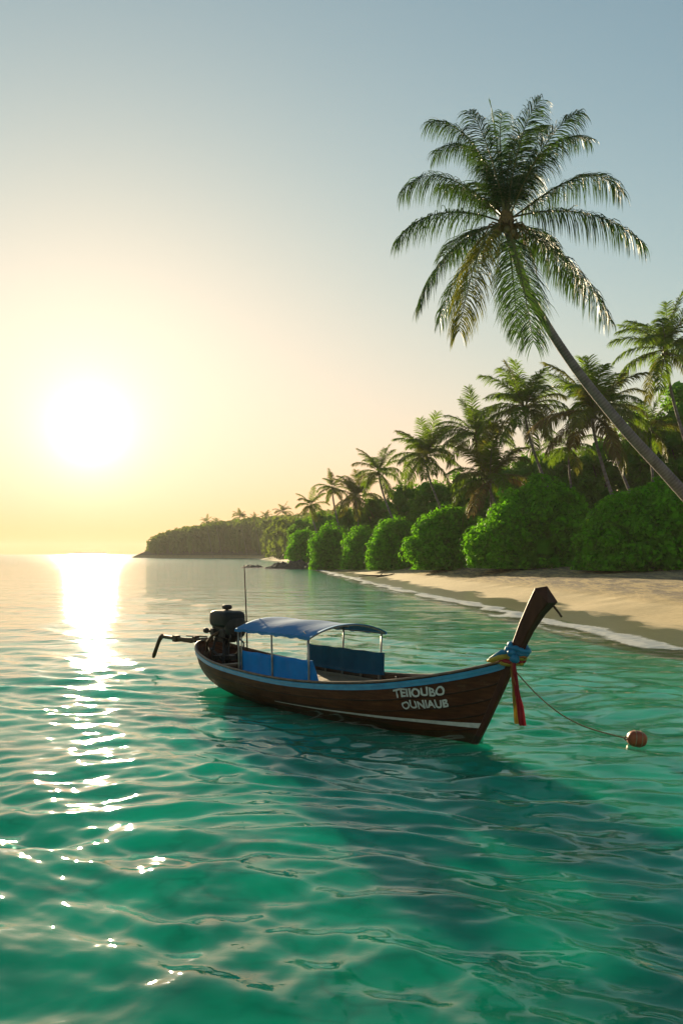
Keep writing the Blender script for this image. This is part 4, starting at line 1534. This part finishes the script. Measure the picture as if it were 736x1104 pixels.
    for i in (0, len(xs_) - 1):
        for j in range(m2):
            a = i * Wc + j; fs.append((a, a + 1, a + 1 + B, a + B))
    mb = MB(); mb.add(vs, fs, True); cv = mb.build('canvas', M_canvas, can)
    # hems hanging from both eaves and end valances
    for sd in (-1, 1):
        mb = MB(); vv = []
        for i, x in enumerate(xs_):
            p = arch(x, sd)
            hh = 0.055 + 0.012 * math.sin(i * 0.9)
            vv += [(x, p[1] + sd * 0.004, p[2] + 0.004), (x, p[1] + sd * (0.016 + 0.006 * math.sin(i * 1.7)), p[2] - hh)]
        mb.add(vv, [(2 * i, 2 * i + 1, 2 * i + 3, 2 * i + 2) for i in range(len(xs_) - 1)], True)
        mb.build('hem', M_canvas, can)
    for x in (-2.04, -0.72, 0.64):
        MB().tube([arch(x, -0.985 + 1.97 * k / 18, -0.035) for k in range(19)], 0.017, 6).build('roof_hoop', M_post, can)
    for f in (-0.97, 0.0, 0.97):
        MB().tube([arch(x, f, -0.062 if f == 0 else -0.045) for x in (-2.05, -1.4, -0.7, 0, 0.64)], 0.015, 6).build('roof_rail', M_post, can)
    for sd in (-1, 1):
        for x in (-2.0, -0.72, 0.56):
            zb = float(np.interp(x, [g[0] for g in G], [g[2] for g in G]))
            MB().tube([(x, sd * 0.955, zb - 0.22), (x, sd * 0.965, 1.0), (x, sd * 0.985, 1.515)], 0.021, 8).build('post', M_post, can)
    MB().tube([(-2.0 + 0.10, -0.955, 0.5), (-1.9, -0.97, 1.54)], 0.016, 6).build('post', M_post, can)
    MB().tube([(0.56, -0.93, 1.50), (0.30, -0.90, 1.62)], 0.010, 5).build('brace', M_post, can)
    # ---- cloth side screens
    def screen(sd, x0, x1, ztop, mat, slant=0.0):
        mb = MB(); N = 34; vs = []; fs = []
        for th in (0, 0.012):
            for i in range(N + 1):
                f = i / N
                for j in range(7):
                    g_ = j / 6
                    x = x0 + (x1 - x0 + slant * (1 - g_)) * f
                    zb = float(np.interp(x, [g[0] for g in G], [g[2] for g in G])) - 0.03
                    z = zb + (ztop - zb) * g_ - 0.012 * math.sin(f * PI * 4) ** 2 * g_
                    y = 0.925 + 0.012 * math.sin(f * 17 + g_ * 2) * math.sin(g_ * PI) + 0.006 * math.sin(f * 47)
                    vs.append((x, sd * (y - th), z))
        B = (N + 1) * 7
        for i in range(N):
            for j in range(6):
                a = i * 7 + j
                fs.append((a, a + 7, a + 8, a + 1)); fs.append((a + B, a + B + 1, a + B + 8, a + B + 7))
            for j in (0, 6):
                a = i * 7 + j; fs.append((a, a + 7, a + 7 + B, a + B))
        for i in (0, N):
            for j in range(6):
                a = i * 7 + j; fs.append((a, a + 1, a + 1 + B, a + B))
        mb.add(vs, fs, True)
        return mb.build('side_screen', mat, root)
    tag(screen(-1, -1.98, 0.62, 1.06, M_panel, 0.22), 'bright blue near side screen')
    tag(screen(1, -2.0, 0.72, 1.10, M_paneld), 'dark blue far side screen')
    # mast pole behind the engine end of the canopy
    MB().tube([(-3.75, 0.42, 0.22), (-3.78, 0.40, 1.6), (-3.85, 0.38, 2.92)], [0.022, 0.02, 0.014], 6).build('mast_pole', M_rust, root)
    # ---- engine on its swivel
    en = empty('engine'); en.parent = root; en.location = (-4.15, 0.05, -0.06); en.scale = (1.15, 1.15, 1.15)
    e = MB()
    e.box((0, 0, 0.62), (0.55, 0.14, 0.10)); e.box((0, 0, 0.62), (0.12, 0.62, 0.10))
    e.tube([(0, 0, 0.2), (0, 0, 1.0)], 0.06, 10)
    for a, b in ((0.18, 0.16), (-0.18, 0.16), (0.18, -0.16), (-0.18, -0.16)):
        e.tube([(a * 1.7, b * 1.6, 0.24), (a * 0.9, b, 1.05)], 0.030, 6)
    e.tube([(-0.3, 0.18, 0.45), (0.3, 0.2, 0.8)], 0.022, 6); e.tube([(-0.3, -0.2, 0.8), (0.3, -0.2, 0.5)], 0.022, 6)
    e.build('swivel_stand', M_engine, en)
    b = MB()
    b.box((0.02, 0, 1.20), (0.62, 0.40, 0.30), bev=0.05)
    b.box((-0.02, 0.0, 1.02), (0.44, 0.30, 0.16), bev=0.03)
    b.box((0.2, -0.2, 1.14), (0.22, 0.10, 0.2), bev=0.03)
    b.box((-0.18, -0.22, 1.16), (0.14, 0.08, 0.14), bev=0.02)
    b.box((0.05, 0.22, 1.2), (0.3, 0.1, 0.2), bev=0.03)
    b.build('engine_block', M_engine, en)
    c = MB(); c.blob((0.04, 0, 1.44), (0.42, 0.27, 0.19), 20, 14, power=0.5)
    c.build('engine_cowl', simple('worn_black_cowl', (0.006, 0.008, 0.009), (0.020, 0.022, 0.022), 5, 0.5, 0.3, 0.006, spec=0.2), en)
    c = MB(); c.blob((0.36, 0.0, 1.28), (0.14, 0.24, 0.24), 12, 8, power=0.7); c.build('flywheel_cover', M_engine, en)
    a = MB(); a.blob((0.0, 0.02, 1.69), (0.12, 0.09, 0.055), 12, 8, power=0.7); a.tube([(0, 0.02, 1.62), (0, 0.02, 1.73)], 0.035, 8); a.build('air_filter', M_engine, en)
    x = MB(); x.tube([(0.1, -0.22, 1.18), (0.0, -0.34, 1.1), (-0.18, -0.36, 0.95), (-0.25, -0.34, 0.72)], 0.032, 8); x.tube([(-.25, -.34, .74), (-.28, -.34, .52)], 0.05, 8); x.build('exhaust', M_rust, en)
    hz = MB(); hz.tube([(0.2, 0.1, 1.1), (0.45, 0.15, 0.95), (0.6, 0.05, 0.8), (0.7, -0.05, 0.62)], 0.02, 6); hz.tube([(0.28, -0.1, 1.3), (0.5, -0.2, 1.1), (0.45, -0.25, 0.85)], 0.014, 6)
    hz.build('fuel_hose', M_engine, en)
    # long tail: shaft reaching aft and dipping into the water
    s = MB()
    s.tube([(-0.25, 0, 0.98), (-0.9, -0.02, 0.93), (-1.6, -0.03, 0.885), (-2.1, -0.04, 0.87), (-2.75, -0.05, 0.875)], [0.055, 0.045, 0.042, 0.042, 0.048], 9)
    s.tube([(-2.72, -0.05, 0.89), (-2.82, -0.05, 0.85), (-2.93, -0.05, 0.74), (-3.04, -0.05, 0.58), (-3.15, -0.05, 0.42), (-3.20, -.05, 0.34)], [0.052, 0.055, 0.047, 0.045, 0.05, 0.035], 9)
    s.box((-1.7, -0.03, 0.85), (0.6, 0.07, 0.07)); s.box((-2.1, -0.04, 0.87), (0.16, 0.13, 0.15)); s.box((-1.25, -0.02, 0.91), (0.12, 0.13, 0.13))
    s.tube([(-0.8, 0, 1.00), (-1.7, 0.0, 0.96)], 0.016, 6)
    s.build('tail_shaft', M_rust, en)
    tl = MB(); tl.tube([(-0.15, 0.0, 1.06), (-0.3, -0.12, 1.14), (-0.42, -0.2, 1.16)], 0.026, 7); tl.blob((-0.46, -0.22, 1.17), (0.10, 0.06, 0.06), 9, 7); tl.build('tiller_grip', M_engine, en)
    # stern gear: fuel can, folded net
    k = MB(); k.box((-2.75, 0.45, 0.40), (0.3, 0.22, 0.34), bev=0.03); k.tube([(-2.75, 0.45, 0.57), (-2.75, 0.45, 0.62)], 0.035, 8)
    ko = k.build('fuel_can', simple('dull_can', (0.05, 0.04, 0.03), (0.12, 0.09, 0.06), 5, 0.5))
    ko.parent = None
    ko.location = BOAT_C; ko.rotation_euler = (0, 0, BOAT_A)
    tag(ko, 'dull fuel can standing in the stern of the boat behind the engine', 'fuel can')
    return root, ho


boat, hull_obj = build_boat()


# lettering painted on the near bow
def letters(text, x0, z0, width, height, slope):
    cu = bpy.data.curves.new('lettering', 'FONT')
    cu.body = text
    cu.size = 1.0
    cu.offset = 0.032
    cu.resolution_u = 4
    tmp = bpy.data.objects.new('lettering_source', cu)
    COL.objects.link(tmp)
    dg = bpy.context.evaluated_depsgraph_get()
    dg.update()
    me = bpy.data.meshes.new_from_object(tmp.evaluated_get(dg))
    bpy.data.objects.remove(tmp)
    co = np.empty(len(me.vertices) * 3); me.vertices.foreach_get('co', co); co = co.reshape(-1, 3)
    mn = co.min(0); mx = co.max(0)
    out = []
    TT = np.linspace(0.5, 1, 501)
    for p in co:
        u = (p[0] - mn[0]) / (mx[0] - mn[0]); v = (p[1] - mn[1]) / (mx[1] - mn[1])
        u += 0.006 * math.sin(u * 41 + v * 5); v = v * (1 + 0.07 * math.sin(u * 23 + z0 * 9)) + 0.05 * math.sin(u * 17 + z0 * 30)
        x = x0 + u * width; z = z0 + v * height + slope * u * width
        lo, hi = 0.5, 1.0
        for _ in range(22):
            mid = (lo + hi) / 2
            if hull(mid, v_at_z(mid, z))[0] < x: lo = mid
            else: hi = mid
        out.append(hull(lo, v_at_z(lo, z), -1, 0.009))
    me.vertices.foreach_set('co', np.array(out, dtype=np.float32).ravel())
    me.update()
    me.materials.clear()
    return link('lettering', me, M_white, hull_obj)


letters('TEIIOUBO', 2.76, 0.55, 1.02, 0.165, 0.13)
letters('OUNIAUB', 2.88, 0.345, 0.92, 0.155, 0.13)


# ------------------------------------------------------------------ cloth garland, rope, buoy
def cloth(name, c, mat_=None):
    t = NT(name)
    v = t.mapping((1, 1, 1))
    n = t.noise(14, 4, 0.6, v)
    col = t.ramp(n, [(0.3, tuple(x * 0.7 for x in c)), (0.7, c)])
    p = t.n('ShaderNodeBsdfPrincipled', ins={'Roughness': 0.6}); t.l(col, p.inputs['Base Color']); t.l(t.bump(n, 0.5, 0.01), p.inputs['Normal'])
    tr = t.n('ShaderNodeBsdfTranslucent'); t.l(col, tr.inputs[0])
    ms = t.n('ShaderNodeMixShader'); ms.inputs[0].default_value = 0.3
    t.l(p.outputs[0], ms.inputs[1]); t.l(tr.outputs[0], ms.inputs[2]); t.l(ms.outputs[0], t.out.inputs['Surface'])
    return t.m


M_cb = cloth('sky_blue_cloth', (0.03, 0.30, 0.52)); M_cy = cloth('yellow_cloth', (0.62, 0.48, 0.06))
M_co = cloth('orange_cloth', (0.60, 0.22, 0.06)); M_cr = cloth('red_cloth', (0.50, 0.02, 0.03)); M_cg = cloth('green_cloth', (0.08, 0.35, 0.12))


def garland():
    root = empty('prow_garland', BOAT_C, BOAT_A)
    tag(root, 'knotted blue, yellow and red cloth garland tied round the boat\'s prow, its ends hanging down', 'garland')
    # wraps: elliptical rings round the leaning post
    ax = Vector((0.55, 0, 0.83)).normalized()
    u = Vector((ax.z, 0, -ax.x)); w_ = Vector((0, 1, 0))
    def wrap(s, a, b, r, mat, tilt, seed):
        rr = random.Random(seed)
        c = Vector((5.02, 0, 1.42)) + ax * s
        pts = []
        N = 30
        for k in range(N + 1):
            an = 2 * PI * k / N
            wob = 1 + 0.06 * math.sin(an * 3 + seed)
            pts.append(c + u * (math.cos(an) * a * wob) + w_ * (math.sin(an) * b * wob) + ax * (tilt * math.cos(an) + 0.012 * math.sin(an * 5 + seed)))
        rad = [r * (1 + 0.22 * math.sin(k * 1.9 + seed)) for k in range(N + 1)]
        rad[-1] = rad[0]
        MB().tube(pts, rad, 8, cap=False).build('cloth_wrap', mat, root)
    wrap(0.24, 0.175, 0.14, 0.044, M_cb, 0.05, 1)
    wrap(0.16, 0.18, 0.13, 0.042, M_cb, 0.08, 2)
    wrap(0.09, 0.185, 0.13, 0.036, M_co, 0.10, 3)
    wrap(0.03, 0.19, 0.13, 0.036, M_cy, 0.12, 4)
    wrap(-0.04, 0.19, 0.14, 0.036, M_cr, 0.13, 5)
    wrap(-0.10, 0.18, 0.13, 0.034, M_cy, 0.13, 6)
    # loose lengths drawn back along the gunwale
    def scarf(pts, wds, mat, seed, name='cloth_end'):
        mb = MB(); vs = []; fs = []
        N = 26; M = 7
        dd = [spline(pts, k / N) for k in range(N + 1)]
        for th in (0, 0.008):
            for k in range(N + 1):
                c = Vector(dd[k]); wd = float(spline([[x] for x in wds], k / N)[0])
                for j in range(M + 1):
                    f = j / M * 2 - 1
                    fold = 0.022 * math.sin(f * 7 + k * 0.25 + seed) + 0.010 * math.sin(k * 0.7 + seed)
                    vs.append(c + Vector((0.63, 0.77 * 0 + 0.35, 0)) * (f * wd / 2) + Vector((-0.3, 0.85, 0)) * (fold + th))
        B = (N + 1) * (M + 1)
        for k in range(N):
            for j in range(M):
                a = k * (M + 1) + j
                fs.append((a, a + M + 1, a + M + 2, a + 1)); fs.append((a + B, a + B + 1, a + B + M + 2, a + B + M + 1))
            for j in (0, M):
                a = k * (M + 1) + j; fs.append((a, a + M + 1, a + M + 1 + B, a + B))
        mb.add(vs, fs, True); mb.build(name, mat, root)
    scarf([(5.13, -0.16, 1.42), (5.17, -0.19, 1.20), (5.20, -0.17, 0.90), (5.23, -0.16, 0.60), (5.25, -0.15, 0.36)], [0.07, 0.10, 0.12, 0.13, 0.14], M_cy, 0.3)
    scarf([(5.21, -0.20, 1.44), (5.25, -0.22, 1.22), (5.29, -0.20, 0.90), (5.34, -0.19, 0.60), (5.37, -0.18, 0.35)], [0.06, 0.10, 0.11, 0.15, 0.17], M_cr, 1.7)
    scarf([(5.17, -0.21, 1.40), (5.21, -0.235, 1.2), (5.245, -0.21, 0.95), (5.27, -0.20, 0.72)], [0.05, 0.06, 0.06, 0.05], M_co, 2.2)
    k = MB(); k.blob((5.20, -0.17, 1.44), (0.085, 0.08, 0.075), 12, 8, noise=0.1); k.blob((5.13, -0.16, 1.53), (0.09, 0.07, 0.065), 12, 8, noise=0.1); k.build('cloth_knot', M_cb, root)
    k = MB(); k.tube([(5.02, -0.12, 1.47), (4.86, -0.17, 1.44), (4.70, -0.19, 1.38), (4.62, -0.2, 1.36)], [0.045, 0.05, 0.045, 0.02], 8); k.build('cloth_loop', M_cy, root)
    k = MB(); k.tube([(5.02, -0.10, 1.52), (4.90, -0.15, 1.53), (4.78, -0.17, 1.46), (4.66, -0.19, 1.40)], [0.04, 0.045, 0.035, 0.02], 8); k.build('cloth_loop', M_cb, root)


garland()

R2 = Matrix.Rotation(BOAT_A, 3, 'Z')
BUOY = P(686, 802, H_CAM * F / (802 - 597)); BUOY.z = 0.05
bu = empty('mooring_buoy', BUOY)
tag(bu, 'small rusty orange barrel-shaped buoy floating off the bow', 'buoy')
rt = Matrix.Rotation(0.12, 3, 'Y')
MB().blob((0, 0, 0.035), (0.165, 0.14, 0.135), 20, 14, rot=rt, power=0.8).build('float', simple('faded_orange_plastic', (0.20, 0.035, 0.010), (0.42, 0.10, 0.025), 8, 0.5, 0.5, 0.01), bu)
k = MB()
for dy in (-0.05, 0.05):
    k.tube([Matrix.Rotation(0.12, 3, 'Y') @ Vector((dy, 0.142 * math.cos(a), 0.138 * math.sin(a))) + Vector((0, 0, 0.035)) for a in np.linspace(0, 2 * PI, 22)], 0.007, 5, cap=False)
k.build('binding', M_rope, bu)
k = MB(); k.tube([(-0.16, -0.01, 0.05), (-0.20, -0.02, 0.08), (-0.22, -0.02, 0.05), (-0.20, -0.02, 0.02), (-0.16, -0.01, 0.03)], 0.012, 6); k.build('eye', M_rust, bu)

a_ = BOAT_C + R2 @ Vector((5.03, -0.06, 1.30)); b_ = BUOY + Vector((-0.20, -0.02, 0.05))
rp = []
for i in range(41):
    f = i / 40
    q = a_.lerp(b_, f); q.z -= 0.34 * math.sin(PI * f) ** 1.0 * (1 - 0.35 * f)
    rp.append(q)
ro_ = MB().tube(rp, 0.013, 6).build('mooring_rope', M_rope)
tag(ro_, 'thin pale rope running from the boat\'s prow to the orange buoy', 'rope')

# ------------------------------------------------------------------ air
HAZE = 0.00015
if HAZE:
    x0, x1, y0, y1, z0, z1 = -5600, 5600, -5600, 5600, -4.5, 62
    me = bpy.data.meshes.new('haze')
    vs = [(x, y, z) for z in (z0, z1) for y in (y0, y1) for x in (x0, x1)]
    me.from_pydata(vs, [], [(0, 2, 3, 1), (4, 5, 7, 6), (0, 1, 5, 4), (2, 6, 7, 3), (0, 4, 6, 2), (1, 3, 7, 5)])
    t = NT('haze_air')
    pv = t.n('ShaderNodeVolumePrincipled')
    pv.inputs['Color'].default_value = (0.97, 0.93, 0.84, 1)
    pv.inputs['Density'].default_value = HAZE
    pv.inputs['Anisotropy'].default_value = 0.1
    t.l(pv.outputs[0], t.out.inputs['Volume'])
    o = link('haze', me, t.m)
    tag(o, 'thin golden sea haze', 'haze', kind='stuff')
